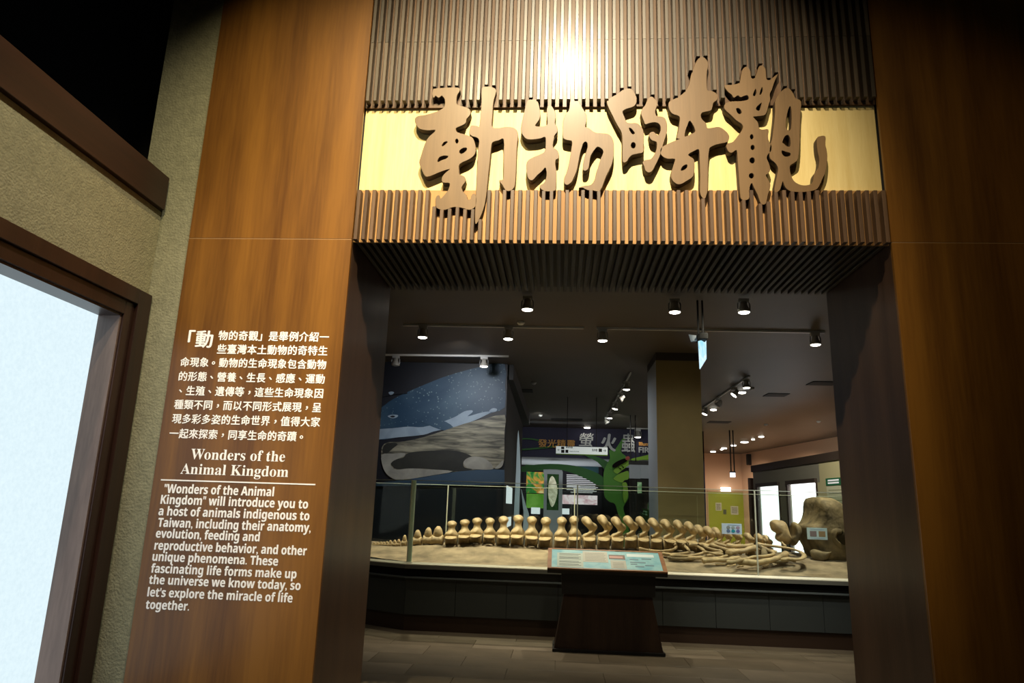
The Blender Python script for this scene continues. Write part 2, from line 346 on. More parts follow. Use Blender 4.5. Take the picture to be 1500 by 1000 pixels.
O5, S5 = (1050, 80), 4.545
guan_a = [[(52,207),(100,200),(150,187),(164,130),(175,96),(200,80),(222,110),(227,150),(245,160),(264,130),(280,85),(298,72),(322,92),(327,135),(332,165),(355,168),(385,145),(406,130),(388,168),(376,200),(365,235),(352,262),(355,300),(345,330),(335,370),(320,400),(280,408),(243,412),(250,425),(272,450),(282,490),(305,500),(342,498),(340,540),(345,580),(362,600),(362,640),(340,662),(332,690),(345,720),(355,760),(340,790),(326,802),(340,830),(355,860),(350,900),(340,930),(325,990),(295,990),(272,930),(247,880),(236,855),(222,868),(215,910),(212,960),(165,962),(155,900),(148,800),(140,700),(133,635),(100,652),(76,640),(65,605),(80,590),(110,580),(150,530),(175,490),(168,462),(130,435),(95,400),(60,370),(50,348),(60,325),(100,312),(160,310),(212,298),(208,272),(185,272),(160,282),(140,270),(115,285),(100,265),(75,245)],
 [(128,360),(145,355),(163,370),(166,388),(150,396),(135,385)], [(262,352),(298,318),(296,342),(284,372),(266,370)], [(240,268),(258,225),(266,250),(255,275)], [(284,262),(300,215),(308,235),(295,265)], blob(233,547,13,18), blob(239,618,15,18), blob(236,704,19,21), blob(231,806,18,19)]
guan_b = [[(390,312),(410,270),(430,245),(468,220),(500,245),(525,290),(560,312),(555,400),(552,500),(550,600),(540,690),(520,715),(490,735),(485,755),(490,790),(512,840),(560,868),(610,868),(640,850),(650,795),(675,760),(685,700),(672,640),(668,560),(690,543),(722,545),(722,600),(735,670),(725,770),(700,830),(670,890),(620,908),(560,913),(492,908),(458,882),(440,842),(430,870),(415,905),(385,912),(395,840),(410,760),(390,720),(357,690),(352,640),(360,590),(370,560),(380,480),(390,380)],
 [(458,478),(466,400),(481,350),(494,347),(500,400),(496,488),(478,505)], [(436,583),(451,545),(475,533),(491,560),(491,608),(470,612),(445,592)], [(433,637),(460,645),(491,655),(489,674),(455,679),(434,660)]]
chars = [('carved', [(O1, S1, dong_a), (O1, S1, dong_b)], 'carved brown wood character 動, first at the left end of the sign'),
         ('carved', [(O2, S2, wu_a), (O2, S2, wu_b)], 'carved brown wood character 物, second of the sign'),
         ('carved', [(O3, S3, de_a), (O3, S3, de_b)], 'small carved wood character 的, middle one of the sign'),
         ('carved', [(O4, S4, qi)], 'tall carved wood character 奇, its tip rising over the upper slats'),
         ('carved', [(O5, S5, guan_a), (O5, S5, guan_b)], 'carved wood character 觀 with a long hooked tail, last of the sign')]
OUTL = []
TH = .0245; EDGESHADE = mat('letter_edge_shade', (.050, .028, .014), .7)  # letter sides darker: the shade on them is put into the colour
for _, comps, lab in chars:
    bm = bmesh.new()
    for org, s, loops in comps:
        lp = [outl(org, s, q) for q in loops]; OUTL.append(lp)
        me = curve_shape(lp, TH, .0015)
        bm.from_mesh(me); bpy.data.meshes.remove(me)
    bmesh.ops.transform(bm, matrix=Matrix(((1, 0, 0, 0), (0, 0, -1, YL + TH + .0015), (0, 1, 0, 0), (0, 0, 0, 1))), verts=bm.verts)
    me = mesh(bm)
    me.materials.append(LETW); me.materials.append(EDGESHADE)
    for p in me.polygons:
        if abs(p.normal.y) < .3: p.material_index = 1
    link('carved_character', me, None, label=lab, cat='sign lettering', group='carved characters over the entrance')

# spans of z covered by the letters at a given x
def cover(x):
    sp = []
    for lp in OUTL:
        zs = []
        q = lp[0]
        for i in range(len(q)):
            a, b = q[i], q[(i + 1) % len(q)]
            if (a[0] - x) * (b[0] - x) < 0: zs.append(a[1] + (b[1] - a[1]) * (x - a[0]) / (b[0] - a[0]))
        zs.sort(); sp += [(zs[k], zs[k + 1]) for k in range(0, len(zs) - 1, 2)]
    return sp
# ---- slats
N = 67; pitch = (XR - XL) / N; sw = .021
def unit_slat(m, bev=.0025, d=.047):
    bm = bmesh.new(); abox(bm, -sw / 2, sw / 2, 0, d, 0, 1)
    es = [e for e in bm.edges if abs(e.verts[0].co.z - e.verts[1].co.z) > .5 and e.verts[0].co.y < .001]
    bmesh.ops.bevel(bm, geom=es, offset=bev, segments=1, affect='EDGES'); me = mesh(bm); me.materials.append(m); return me
us, uf = unit_slat(SLATW), unit_slat(FASCW)
def slat(me, x, z0, z1):
    o = link('slat', me, None, portal); o.location = (x, YF - .014, z0); o.scale = (1, 1, z1 - z0)
for i in range(N):
    x = XL + (i + .5) * pitch; z0 = ZB1
    sp = [c for dx in (-.008, 0, .008) for c in cover(x + dx)]
    tops = [b for a, b in sp if b > ZB1 + .005]
    if tops: z0 = max(tops) + .006
    slat(us, x, z0, 4.106); slat(us, x, 4.108, 5.6)
    z1 = ZB0
    lows = [a for a, b in sp if a < ZB0 + .03 and b > ZB0 - .05]
    if lows and min(lows) < ZB0: z1 = min(lows) - .004
    slat(uf, x, ZS, max(z1, ZS + .1))
bm = bmesh.new(); abox(bm, -sw / 2, sw / 2, 0, YR_ - YF - .04, 0, .035, .002); me = mesh(bm); me.materials.append(SOFW)
for i in range(N):
    o = link('soffit_slat', me, None, portal); o.location = (XL + (i + .5) * pitch, YF + .04, ZS)

# ---- lettering on the left pillar
P0 = (0, YF - .0012, 0); XD, ZD = (1, 0, 0), (0, 0, 1)
def px_text(s, xl, yl, xr, yr, hpx, bold=0, ref=.7, m=WHITEPRINT, Y=YF, name='lettering', parent=None):
    """one printed line: from (xl, yl) to (xr, yr) along its baseline, capitals hpx tall"""
    a, b = atY(xl, yl, Y), atY(xr, yr, Y); t = atY(xl, yl - hpx, Y)
    return place_text(name, s, (0, Y - .0012, 0), XD, ZD, a.x, b.x, (a.z + b.z) / 2, t.z - a.z, m, parent or pl_low, bold, ref)
def px_cjk(s, xl, xr, yc, hpx, skip_side=False):
    """CJK line: glyph cells evenly spaced from xl to xr, centred at height yc (pixels at its middle)"""
    a, b, c = atY(xl, yc, YF), atY(xr, yc, YF), atY((xl + xr) / 2, yc, YF)
    n = len(s); pitch_ = (b.x - a.x) / n
    bm = bmesh.new()
    for k, ch in enumerate(s):
        me = textmesh(ch, .028)
        if not len(me.vertices): continue
        n0 = len(bm.verts); bm.from_mesh(me); bm.verts.ensure_lookup_table(); bpy.data.meshes.remove(me)
        sc = pitch_ * .97; ox = .27 if ch in '，、。' else 0; oy = .24 if ch in '，、。' else 0
        for v in bm.verts[n0:]: v.co = Vector((a.x + k * pitch_ + (v.co.x + ox) * sc, YF - .0012 - v.co.z * .15, c.z + (v.co.y + oy - .37) * sc * (hpx / 20)))
    me = bpy.data.meshes.new('t'); bm.to_mesh(me); bm.free(); link('lettering', me, WHITEPRINT, pl_low)
px_cjk('「動', 259, 314, 496.5, 20)
px_cjk('物的奇觀」是舉例介紹一', 320, 483, 492.5, 21)
px_cjk('些臺灣本土動物的奇特生', 318, 481, 512.5, 21)
px_cjk('命現象。動物的生命現象包含動物', 264, 479, 532, 21)
px_cjk('的形態、營養、生長、感應、運動', 261, 477, 553, 21)
px_cjk('、生殖、遺傳等，這些生命現象因', 258, 475, 574, 21)
px_cjk('種類不同，而以不同形式展現，呈', 255, 472, 594.5, 21)
px_cjk('現多彩多姿的生命世界，值得大家', 252, 470, 615.5, 21)
px_cjk('一起來探索，同享生命的奇蹟。', 248, 450, 637, 21)
def mbold(s, U, Lw): return ''.join(chr(U + ord(c) - 65) if 'A' <= c <= 'Z' else chr(Lw + ord(c) - 97) if 'a' <= c <= 'z' else c for c in s)
def serif(s): return mbold(s, 0x1D400, 0x1D41A)
def sans(s): return mbold(s, 0x1D5D4, 0x1D5EE)
px_text(serif('Wonders of the'), 279, 671, 417, 677, 15.5, ref=.70)
px_text(serif('Animal Kingdom'), 264, 694, 422, 698, 15.5, ref=.70)
a, b = atY(236, 702, YF), atY(462, 710, YF); zc = (a.z + b.z) / 2
box('rule_line', a.x, b.x, YF - .002, YF + .001, zc - .0032, zc + .0032, WHITEPRINT, pl_low)
for s, xl, yl, xr, yr in (('"Wonders of the Animal', 240, 721, 401, 727), ('Kingdom" will introduce you to', 235, 737, 451, 745), ('a host of animals indigenous to', 232, 753, 453, 763),
        ('Taiwan, including their anatomy,', 231, 770, 455, 780), ('evolution, feeding and', 228, 786.5, 380, 793), ('reproductive behavior, and other', 226, 803.5, 449, 814),
        ('unique phenomena. These', 223, 820, 407, 829), ('fascinating life forms make up', 221, 837, 434, 848), ('the universe we know today, so', 218, 853.5, 440, 865),
        ("let's explore the miracle of life", 216, 870, 428, 885), ('together.', 213, 891, 277, 894)):
    px_text(sans(s), xl, yl, xr, yr, 12.8, bold=.016, ref=.714)

# ---- stucco pier and left wall with its lit window
box('wall_pier', -2.392, -2.068, YF + .015, YF + .42, 0, 6.6, STUCCOB, kind='structure')
XW = -2.258
bm = bmesh.new(); WY0, WY1, WZ0, WZ1 = .9, 3.32, .45, 2.40
abox(bm, XW - .25, XW, WY1, YF + .014, 0, 3.05); abox(bm, XW - .25, XW, -1.5, WY0, 0, 3.05); abox(bm, XW - .25, XW, WY0, WY1, 0, WZ0); abox(bm, XW - .25, XW, WY0, WY1, WZ1, 3.05)
link('wall_left_lobby', mesh(bm), STUCCO, kind='structure')
tr = box('trim_1', XW - .26, XW + .028, 3.03 - 1.0, YF - .005, 3.052, 3.25, TRIMW, kind='structure', bev=.002)
box('trim_board', XW - .26, XW + .028, -1.5, 2.028, 3.052, 3.25, TRIMW, tr, bev=.002)
win = empty('window_1', (XW, 2.1, WZ0), kind='structure')
def wpart(name, *a, **k): return local(box(name, *a, win, **k), win)
def frame_stick(y0, y1, z0, z1, x0, x1): return wpart('window_frame', x0, x1, y0, y1, z0, z1, FRAMEW, bev=.002)
OW = .185                                   # width of the casing: outer board and a stepped inner board
frame_stick(WY1 + .075, WY1 + OW, .2, WZ1 + .155, XW - .002, XW + .03); frame_stick(WY1, WY1 + .073, WZ0 - .05, WZ1 + .07, XW - .03, XW + .012)
frame_stick(WY0 - OW, WY1 + .073, WZ1 + .075, WZ1 + .155, XW - .002, XW + .0302); frame_stick(WY0 - .07, WY1 - .001, WZ1, WZ1 + .073, XW - .03, XW + .012)
frame_stick(WY0 - OW, WY0 - .075, .2, WZ1 + .074, XW - .002, XW + .03); frame_stick(WY0 - .073, WY0, WZ0 - .05, WZ1 - .001, XW - .03, XW + .012)
frame_stick(WY0 - .07, WY1 - .001, WZ0 - .07, WZ0, XW - .03, XW + .012)
JAMB = wood('jamb_wood', (.12, .08, .07), (.22, .15, .13), .4, .2, 2, 7, .12)
wpart('window_jamb', XW - .20, XW - .001, WY1 - .012, WY1 + .002, WZ0, WZ1, JAMB)
wpart('window_jamb', XW - .20, XW - .001, WY0 - .002, WY0 + .012, WZ0, WZ1, JAMB)
wpart('window_jamb', XW - .20, XW - .001, WY0 + .012, WY1 - .012, WZ1 - .012, WZ1, FRAMEW)
PANE = bpy.data.materials.new('lit_pane'); PANE.use_nodes = True; nt = PANE.node_tree; nt.nodes.clear()
e = nn(nt, 'ShaderNodeEmission'); o_ = nn(nt, 'ShaderNodeOutputMaterial'); g = nn(nt, 'ShaderNodeTexCoord'); n1 = nn(nt, 'ShaderNodeTexNoise'); n1.inputs['Scale'].default_value = 60
cr = nn(nt, 'ShaderNodeValToRGB'); cr.color_ramp.elements[0].color = (.60, .74, .80, 1); cr.color_ramp.elements[1].color = (.74, .88, .93, 1)
nt.links.new(g.outputs['Object'], n1.inputs[0]); nt.links.new(n1.outputs[0], cr.inputs[0]); nt.links.new(cr.outputs[0], e.inputs[0]); e.inputs[1].default_value = 1.15; nt.links.new(e.outputs[0], o_.inputs[0])
wpart('glass_pane', XW - .135, XW - .118, WY0 + .012, WY1 - .013, WZ0, WZ1 - .012, PANE)

# ---- hall: column, mural wall, far walls
c0 = atZ(962, 516, CEIL); YC = c0.y
xa = atY(962.5, 640, YC).x; xb = atY(1029, 640, YC).x; yb = YC * 1.0
xs = atY(953, 640, YC + .9).x
colb = box('column', xa, xb, YC, YC + 1.1, 0, CEIL - .13, [COLM], kind='structure')
colb.data.materials.append(COLLIT)
for p in colb.data.polygons:
    if abs(p.normal.x) > .9: p.material_index = 1
box('trim_2', xa, xb, YC + .001, YC + 1.1, CEIL - .13, CEIL, mat('column_collar', (.035, .028, .02), .7), kind='structure')
YM = atZ(742, 533, CEIL).y; XM = atY(742, 600, YM).x
mwall = box('wall_mural', -9, XM - .02, YM, YM + .3, 0, CEIL, mat('mural_wall', (.012, .016, .022), .6), kind='structure')
bm = bmesh.new(); Ye = 19.5; xe = atY(764, 680, Ye).x; xm2 = XM
vs = prism([(XM - .02, YM, 0), (xm2, YM, 0), (xe, Ye, 0), (xe - .3, Ye, 0)], (0, 0, CEIL))
link('wall_side', mesh(vs), mat('side_wall', (.010, .010, .011), .7), kind='structure')
vs = prism([(XM, YM + .05, CEIL - .28), (XM + .10, YM + .05, CEIL - .28), (xe + .2, Ye, CEIL - .28), (xe, Ye, CEIL - .28)], (0, 0, .28))
link('trim_3', mesh(vs), mat('beam_black', (.012, .011, .011), .6), kind='structure')

def ptsY(pts, Y, o=(0, 0), s=1, sm=0):
    r = [atY(o[0] + x / s, o[1] + y / s, Y) for x, y in pts]
    if sm: r = [Vector((v[0], Y, v[1])) for v in smoothpts([(p.x, p.z) for p in r], sm)]
    return r
def cut(name, pts, Y, m, parent=None, th=.01, o=(0, 0), s=1, sm=0, **k):
    """flat board sawn to an outline, standing in the plane Y"""
    lp = [(p.x, p.z) for p in ptsY(pts, Y, o, s, sm)]
    me = curve_shape([lp], th / 2)
    me.transform(Matrix(((1, 0, 0, 0), (0, 0, -1, Y), (0, 1, 0, 0), (0, 0, 0, 1))))
    return link(name, me, m, parent, **k)
def quad(name, x0, y0, x1, y1, Y, m, parent=None, th=.01, **k):
    a, b, c = atY(x0, (y0 + y1) / 2, Y), atY(x1, (y0 + y1) / 2, Y), (atY((x0 + x1) / 2, y0, Y), atY((x0 + x1) / 2, y1, Y))
    return box(name, a.x, b.x, Y, Y + th, c[1].z, c[0].z, m, parent, **k)

# ---- whale mural: a painted board fixed to the wall
def painted(name, c1, c2, scale, stretch=(1, 1, 1), speck=None, rough=.5):
    m = bpy.data.materials.new(name); m.use_nodes = True; nt = m.node_tree; b = nt.nodes['Principled BSDF']; L = nt.links.new
    g = nn(nt, 'ShaderNodeNewGeometry'); mu = nn(nt, 'ShaderNodeVectorMath', operation='MULTIPLY'); mu.inputs[1].default_value = stretch
    L(g.outputs['Position'], mu.inputs[0]); n = nn(nt, 'ShaderNodeTexNoise'); n.inputs['Scale'].default_value = scale; n.inputs['Detail'].default_value = 6; n.inputs['Distortion'].default_value = .6
    L(mu.outputs[0], n.inputs[0]); cr = nn(nt, 'ShaderNodeValToRGB'); cr.color_ramp.elements[0].position = .35; cr.color_ramp.elements[1].position = .68
    cr.color_ramp.elements[0].color = (*c1, 1); cr.color_ramp.elements[1].color = (*c2, 1); L(n.outputs[0], cr.inputs[0]); out = cr.outputs[0]
    if speck:
        v = nn(nt, 'ShaderNodeTexVoronoi'); v.inputs['Scale'].default_value = 17; L(g.outputs['Position'], v.inputs[0])
        n2 = nn(nt, 'ShaderNodeTexNoise'); n2.inputs['Scale'].default_value = 1.6; L(g.outputs['Position'], n2.inputs[0])
        t = nn(nt, 'ShaderNodeMath', operation='MULTIPLY'); L(n2.outputs[0], t.inputs[0]); t.inputs[1].default_value = .34
        q = nn(nt, 'ShaderNodeMath', operation='LESS_THAN'); L(v.outputs['Distance'], q.inputs[0]); L(t.outputs[0], q.inputs[1])
        mx = nn(nt, 'ShaderNodeMix', data_type='RGBA'); L(q.outputs[0], mx.inputs[0]); L(out, mx.inputs[6]); mx.inputs[7].default_value = (*speck, 1); out = mx.outputs[2]
    L(out, b.inputs['Base Color']); b.inputs['Roughness'].default_value = rough; return m
MSEA = painted('mural_sea', (.006, .007, .012), (.012, .014, .022), 1.2)
MBLUE = painted('mural_blue_whale', (.014, .048, .098), (.045, .095, .15), 1.3, speck=(.13, .20, .24))
MBELLY = painted('mural_blue_belly', (.20, .27, .36), (.32, .41, .50), 3)
MSPERM = painted('mural_grey_whale', (.060, .058, .045), (.36, .34, .25), 5, (.5, 1, 4.0))
MSPERMD = painted('mural_dark_shade', (.02, .022, .02), (.035, .036, .03), 3)
MPALE = painted('mural_pale', (.27, .27, .24), (.42, .41, .36), 4)
MLOW = painted('mural_low_water', (.035, .075, .13), (.055, .10, .16), 1)
OM, SM = (500, 420), 3.3333
Y0 = YM - .03
mural = box('whale_mural', -4.6, XM - .003, Y0, YM - .004, atY(700, 712, YM).z, CEIL - .02, MSEA, label='wall mural of a blue whale above a grey sperm whale', cat='mural')
def mp(name, pts, m, lay, sm=3): return cut(name, pts, Y0 - .004 * lay, m, mural, .004, OM, SM, sm)
mp('painted_whale', [(150,600),(195,590),(230,562),(300,523),(400,480),(500,440),(600,410),(690,388),(798,376),(800,480),(798,588),(740,612),(650,650),(550,685),(450,706),(400,720),(280,732),(150,742)], MBLUE, 1, 2)
mp('painted_belly', [(150,700),(250,690),(330,682),(400,684),(500,656),(560,632),(600,608),(636,602),(640,612),(618,632),(690,612),(730,612),(650,652),(550,684),(450,706),(400,722),(280,734),(150,744)], MBELLY, 2)
mp('painted_fin', [(388,655),(425,643),(490,650),(546,684),(500,700),(430,676)], MBLUE, 3)
mp('painted_fin', [(722,605),(740,592),(760,596),(755,608),(735,612)], MBELLY, 3)
mp('painted_eye', [(226,632),(245,624),(275,626),(272,636),(250,642)], MBELLY, 3); mp('painted_pupil', [(238,632),(250,628),(262,630),(258,636),(246,637)], MSEA, 4)
mp('painted_whale', [(195,800),(202,775),(222,760),(260,756),(310,754),(400,734),(500,702),(600,668),(700,643),(798,625),(797,700),(795,846),(780,868),(740,888),(660,892),(560,902),(500,906),(430,922),(300,940),(250,936),(215,892),(197,845)], MSPERM, 5, 2)
mp('painted_shade', [(240,860),(262,842),(300,835),(330,810),(420,800),(560,800),(640,830),(600,850),(600,880),(640,892),(540,900),(420,888),(330,886),(270,890)], MSPERMD, 6)
mp('painted_jaw', [(197,820),(250,814),(310,812),(302,828),(256,848),(240,870),(268,892),(330,886),(420,890),(545,900),(430,922),(290,942),(235,925),(205,885)], MPALE, 7)
mp('painted_shade', [(202,790),(215,768),(250,760),(275,768),(250,790),(225,812),(205,818)], MSPERMD, 6)
mp('painted_fin', [(596,858),(612,838),(645,828),(690,834),(728,858),(740,880),(730,892),(650,890),(610,880)], MPALE, 7)
mp('painted_fin', [(750,886),(770,865),(790,846),(788,870),(770,886)], MPALE, 7)
mp('painted_water', [(150,960),(300,943),(430,924),(560,902),(660,893),(740,890),(797,894),(797,966),(600,968),(150,972)], MLOW, 5, 1)
mp('painted_whale', [(150,500),(230,492),(310,512),(320,520),(260,525),(150,545)], MSEA, 8); mp('painted_mark', [(230,516),(245,511),(258,516),(242,528)], MBELLY, 9)
# white fin-like blades and lit notices by the end of the mural
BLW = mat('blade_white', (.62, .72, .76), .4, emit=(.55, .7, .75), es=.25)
BLW2 = emis('lit_notice', (.85, .92, .95), 1.0)
cut('white_blade', [(759.5, 630), (761.5, 660), (762.3, 690), (761, 730), (757, 832), (750, 832), (754, 730), (756, 690), (757.5, 650)], 15.0, BLW, th=.04, sm=2, label='tall pointed white blade standing upright at the end of the whale wall', cat='exhibit')
cut('white_blade', [(763.5, 716), (766, 725), (771, 742), (774.5, 752), (774, 765), (769, 834), (763, 834), (767, 760), (766, 742)], 16.0, BLW, th=.04, sm=2, label='small curved white blade beside the tall pointed one', cat='exhibit')
sdv = (Vector((xe, Ye, 0)) - Vector((XM, YM, 0))).normalized(); snv = Vector((sdv.y, -sdv.x, 0))
def onside(px, py, off=.02):
    d_ = ray(px, py); O_ = Vector((XM, YM, 0)) + snv * off; return EYE + d_ * ((O_ - EYE).dot(snv) / d_.dot(snv))
for x0_, x1_, y0_, y1_, lb in ((742.5, 750, 710.5, 737, 'bright white notice high on the end of the whale wall'), (743, 748.5, 758, 772, 'lower small white notice on the end of the whale wall')):
    P_ = [onside(x, y) for x, y in ((x0_, y1_), (x1_, y1_), (x1_, y0_), (x0_, y0_))]
    for k in (1, 2): P_[k].x, P_[k].y = P_[1].x, P_[1].y
    for k in (0, 3): P_[k].x, P_[k].y = P_[0].x, P_[0].y
    P_[1].z = P_[0].z; P_[2].z = P_[3].z
    link('lit_notice', mesh(prism(P_, snv * -.018)), BLW2, label=lb, cat='notice')
# ---- firefly exhibit
YH = 22.5
a, b = atY(762, 668, YH), atY(1032, 676, YH)
HZ = (a.z + b.z) / 2
NAVY = mat('header_navy', (.022, .020, .055), .7)
head = box('wall_back', a.x - .8, b.x, YH, YH + .25, HZ, CEIL, NAVY, kind='structure')
box('wall_exhibit_end', b.x - .12, b.x, YH, YH + 4.5, 0, CEIL, NAVY, kind='structure')
box('wall_exhibit_back', a.x - 1.5, b.x, 27, 27.1, 0, CEIL, DARKP, kind='structure')
box('ceiling_exhibit', a.x - 1.5, b.x - .1, YH + .25, 27, HZ, HZ + .1, mat('exhibit_ceiling', (.55, .58, .60), .8), kind='structure')
GR1 = mat('tree_dark_green', (.022, .13, .018), .6); GR2 = mat('tree_green', (.075, .26, .022), .6); GR3 = mat('tree_lime', (.20, .40, .025), .6)
tree = empty('painted_tree', (atY(915, 770, 22.36).x, 22.36, 0), 'green cut-out tree with spreading branches in front of the dark header', 'display tree')
OT, ST = (760, 600), 5.555
def tp(name, pts, m, Y, sm=3): return local(cut(name, pts, Y, m, tree, .05, OT, ST, sm), tree)
tp('trunk', [(690,520),(692,640),(700,710),(740,750),(782,765),(806,840),(835,905),(842,1000),(850,1300),(930,1300),(900,1000),(872,880),(850,795),(890,720),(884,655),(846,590),(800,500),(770,450),(720,440)], GR2, 22.36)
tp('branch', [(694,560),(600,498),(450,455),(250,440),(20,462),(20,505),(200,485),(350,490),(500,540),(600,590),(694,650)], GR1, 22.38)
tp('branch', [(716,500),(640,425),(540,372),(566,364),(660,392),(740,440)], GR1, 22.40)
tp('branch', [(712,460),(742,395),(735,330),(780,322),(800,300),(848,230),(868,250),(828,335),(880,390),(850,440),(790,490)], GR2, 22.34)
tp('branch', [(770,500),(800,462),(850,432),(905,402),(980,384),(1085,362),(1085,402),(980,410),(925,430),(880,462),(840,492),(800,520)], GR3, 22.32)
tp('branch', [(770,560),(810,525),(850,508),(892,500),(892,562),(860,572),(840,592),(800,580)], GR3, 22.33)
tp('branch', [(840,600),(870,590),(884,625),(886,700),(862,760),(846,700),(850,640)], GR3, 22.31)
tp('vine', [(20,232),(100,232),(170,246),(160,254),(90,242),(20,242)], GR1, 22.44); tp('vine', [(20,318),(140,308),(300,290),(300,304),(140,322),(20,330)], GR1, 22.44)
bug = empty('firefly_model', (atY(907, 676, 22.2).x, 22.2, atY(907, 676, 22.2).z), 'dark firefly beetle with red head on the green tree', 'model insect')
local(cut('body', [(770,470),(762,452),(790,425),(850,398),(875,402),(880,418),(850,436),(800,462)], 22.2, mat('beetle', (.008, .006, .005), .9, spec=.1), bug, .1, OT, ST, 3), bug)
local(cut('head', [(866,398),(872,384),(890,378),(902,392),(892,408),(876,410)], 22.16, mat('beetle_red', (.35, .04, .02), .4), bug, .1, OT, ST, 3), bug)
for q in ([(800,460),(830,486),(836,480)], [(830,448),(850,474),(858,468)], [(780,440),(768,470),(775,472)]): local(cut('leg', q, 22.2, MATS['beetle'], bug, .03, OT, ST), bug)
ORG = mat('orange_letter', (.62, .30, .05), .6); SILV = mat('silver_letter', (.42, .44, .44), .5)
def hdr(s, x0, x1, yb, h, m, bold, ref, Y=YH - .24, n='lettering', slant=0):
    a, b, t = atY(x0, yb, Y), atY(x1, yb, Y), atY(x0, yb - h, Y)
    return place_text(n, s, (0, Y, 0), XD, ZD, a.x, b.x, a.z, t.z - a.z, m, head, bold, ref, slant)
hdr('發光精靈', 788, 842.5, 653.3, 11, ORG, .014, .88)
hdr('螢', 848, 870, 651.5, 18.5, SILV, .012, .88, slant=.12); hdr('火', 878.5, 903, 658, 24, SILV, .045, .88, slant=.12); hdr('蟲', 910.5, 930.5, 659.5, 26, SILV, .012, .88)
hdr('Illumi', 936, 953, 652.3, 5.2, ORG, .03, .7); hdr('FIRE', 935.5, 957, 662.5, 8, SILV, .03, .7)
# back wall panels of the exhibit
YP = 26.9
ex = empty('exhibit_wall_panel', (atY(800, 720, YP).x, YP, 0), 'dark exhibit panel with photographs and white printed lines behind the tree', 'exhibit panel')
def ep(n, x0, y0, x1, y1, m, Y=YP, th=.03): return local(quad(n, x0, y0, x1, y1, Y, m, ex, th), ex)
ep('board', 765, 682, 882, 800, mat('exhibit_black', (.012, .010, .014), .5), YP + .03)
def emtex(name, cols, sc, s):
    m = bpy.data.materials.new(name); m.use_nodes = True; nt = m.node_tree; nt.nodes.clear(); L = nt.links.new
    g = nn(nt, 'ShaderNodeNewGeometry'); n = nn(nt, 'ShaderNodeTexNoise'); n.inputs['Scale'].default_value = sc; n.inputs['Detail'].default_value = 3; n.inputs['Distortion'].default_value = 1
    cr = nn(nt, 'ShaderNodeValToRGB'); el = cr.color_ramp.elements
    while len(el) < len(cols): el.new(.5)
    for i, c in enumerate(cols): el[i].position = .32 + .36 * i / (len(cols) - 1); el[i].color = (*c, 1)
    e = nn(nt, 'ShaderNodeEmission'); e.inputs[1].default_value = s; o = nn(nt, 'ShaderNodeOutputMaterial')
    L(g.outputs['Position'], n.inputs[0]); L(n.outputs[0], cr.inputs[0]); L(cr.outputs[0], e.inputs[0]); L(e.outputs[0], o.inputs[0]); return m
ep('photo', 771, 691, 797, 722, emtex('photo_flower', [(.02, .12, .03), (.05, .25, .05), (.7, .3, .06), (.9, .75, .35)], 2.2, .8))
ep('photo', 771, 723, 797, 744, emtex('photo_field', [(.10, .30, .03), (.2, .45, .08)], 2, .7))
ep('photo', 823, 725, 875, 738.5, emtex('photo_pink', [(.75, .5, .55), (.95, .85, .88), (.6, .35, .4)], 2.5, .9))
ep('photo', 770, 681, 822, 689, GR1, YP + .01)
ep('lit_label', 778, 743, 791, 752.5, BLW2, YP - .05); ep('lit_label', 822, 744.5, 834, 753, BLW2, YP - .05)
ep('blue_print', 835, 683, 877, 692, mat('print_teal', (.04, .12, .14), .5), YP)
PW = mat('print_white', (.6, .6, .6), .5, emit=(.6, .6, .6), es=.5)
for i in range(7): ep('printed_line', 830, 695.2 + i * 2.6, (862, 866, 872, 868, 876, 874, 850)[i], 696.4 + i * 2.6, PW, YP, .02)
for i in range(6): ep('printed_line', (832, 830, 840, 830, 840, 836)[i], 711 + i * 1.9, (872, 876, 873, 870, 874, 868)[i], 712 + i * 1.9, PW, YP, .02)
YK = 24.0
kc = empty('specimen_case', (atY(810, 780, YK).x, YK, 0), 'upright silver-framed case holding a tall pale specimen', 'display case')
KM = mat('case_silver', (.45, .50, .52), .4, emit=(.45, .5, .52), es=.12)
def kp(n, x0, y0, x1, y1, m, Y=YK, th=.06): return local(quad(n, x0, y0, x1, y1, Y, m, kc, th), kc)
kp('frame_side', 796, 690, 800.5, 809.5, KM); kp('frame_side', 818, 690, 823.5, 809.5, KM); kp('frame_top', 796, 686.5, 823.5, 694, KM, YK - .01); kp('frame_base', 800, 747, 818, 809.5, KM, YK + .005)
kp('backdrop', 800, 693, 818, 748, emtex('case_backdrop', [(.01, .03, .01), (.04, .09, .03)], 3, .6), YK + .3)
local(cut('specimen', [(809,697),(813,702),(816,712),(816.5,722),(814,733),(811,740),(808,742),(805,735),(803,724),(803.5,710),(805.5,701)], YK + .2, emtex('specimen_pale', [(.42, .42, .28), (.75, .75, .55)], 5, .75), kc, .15, sm=2), kc)
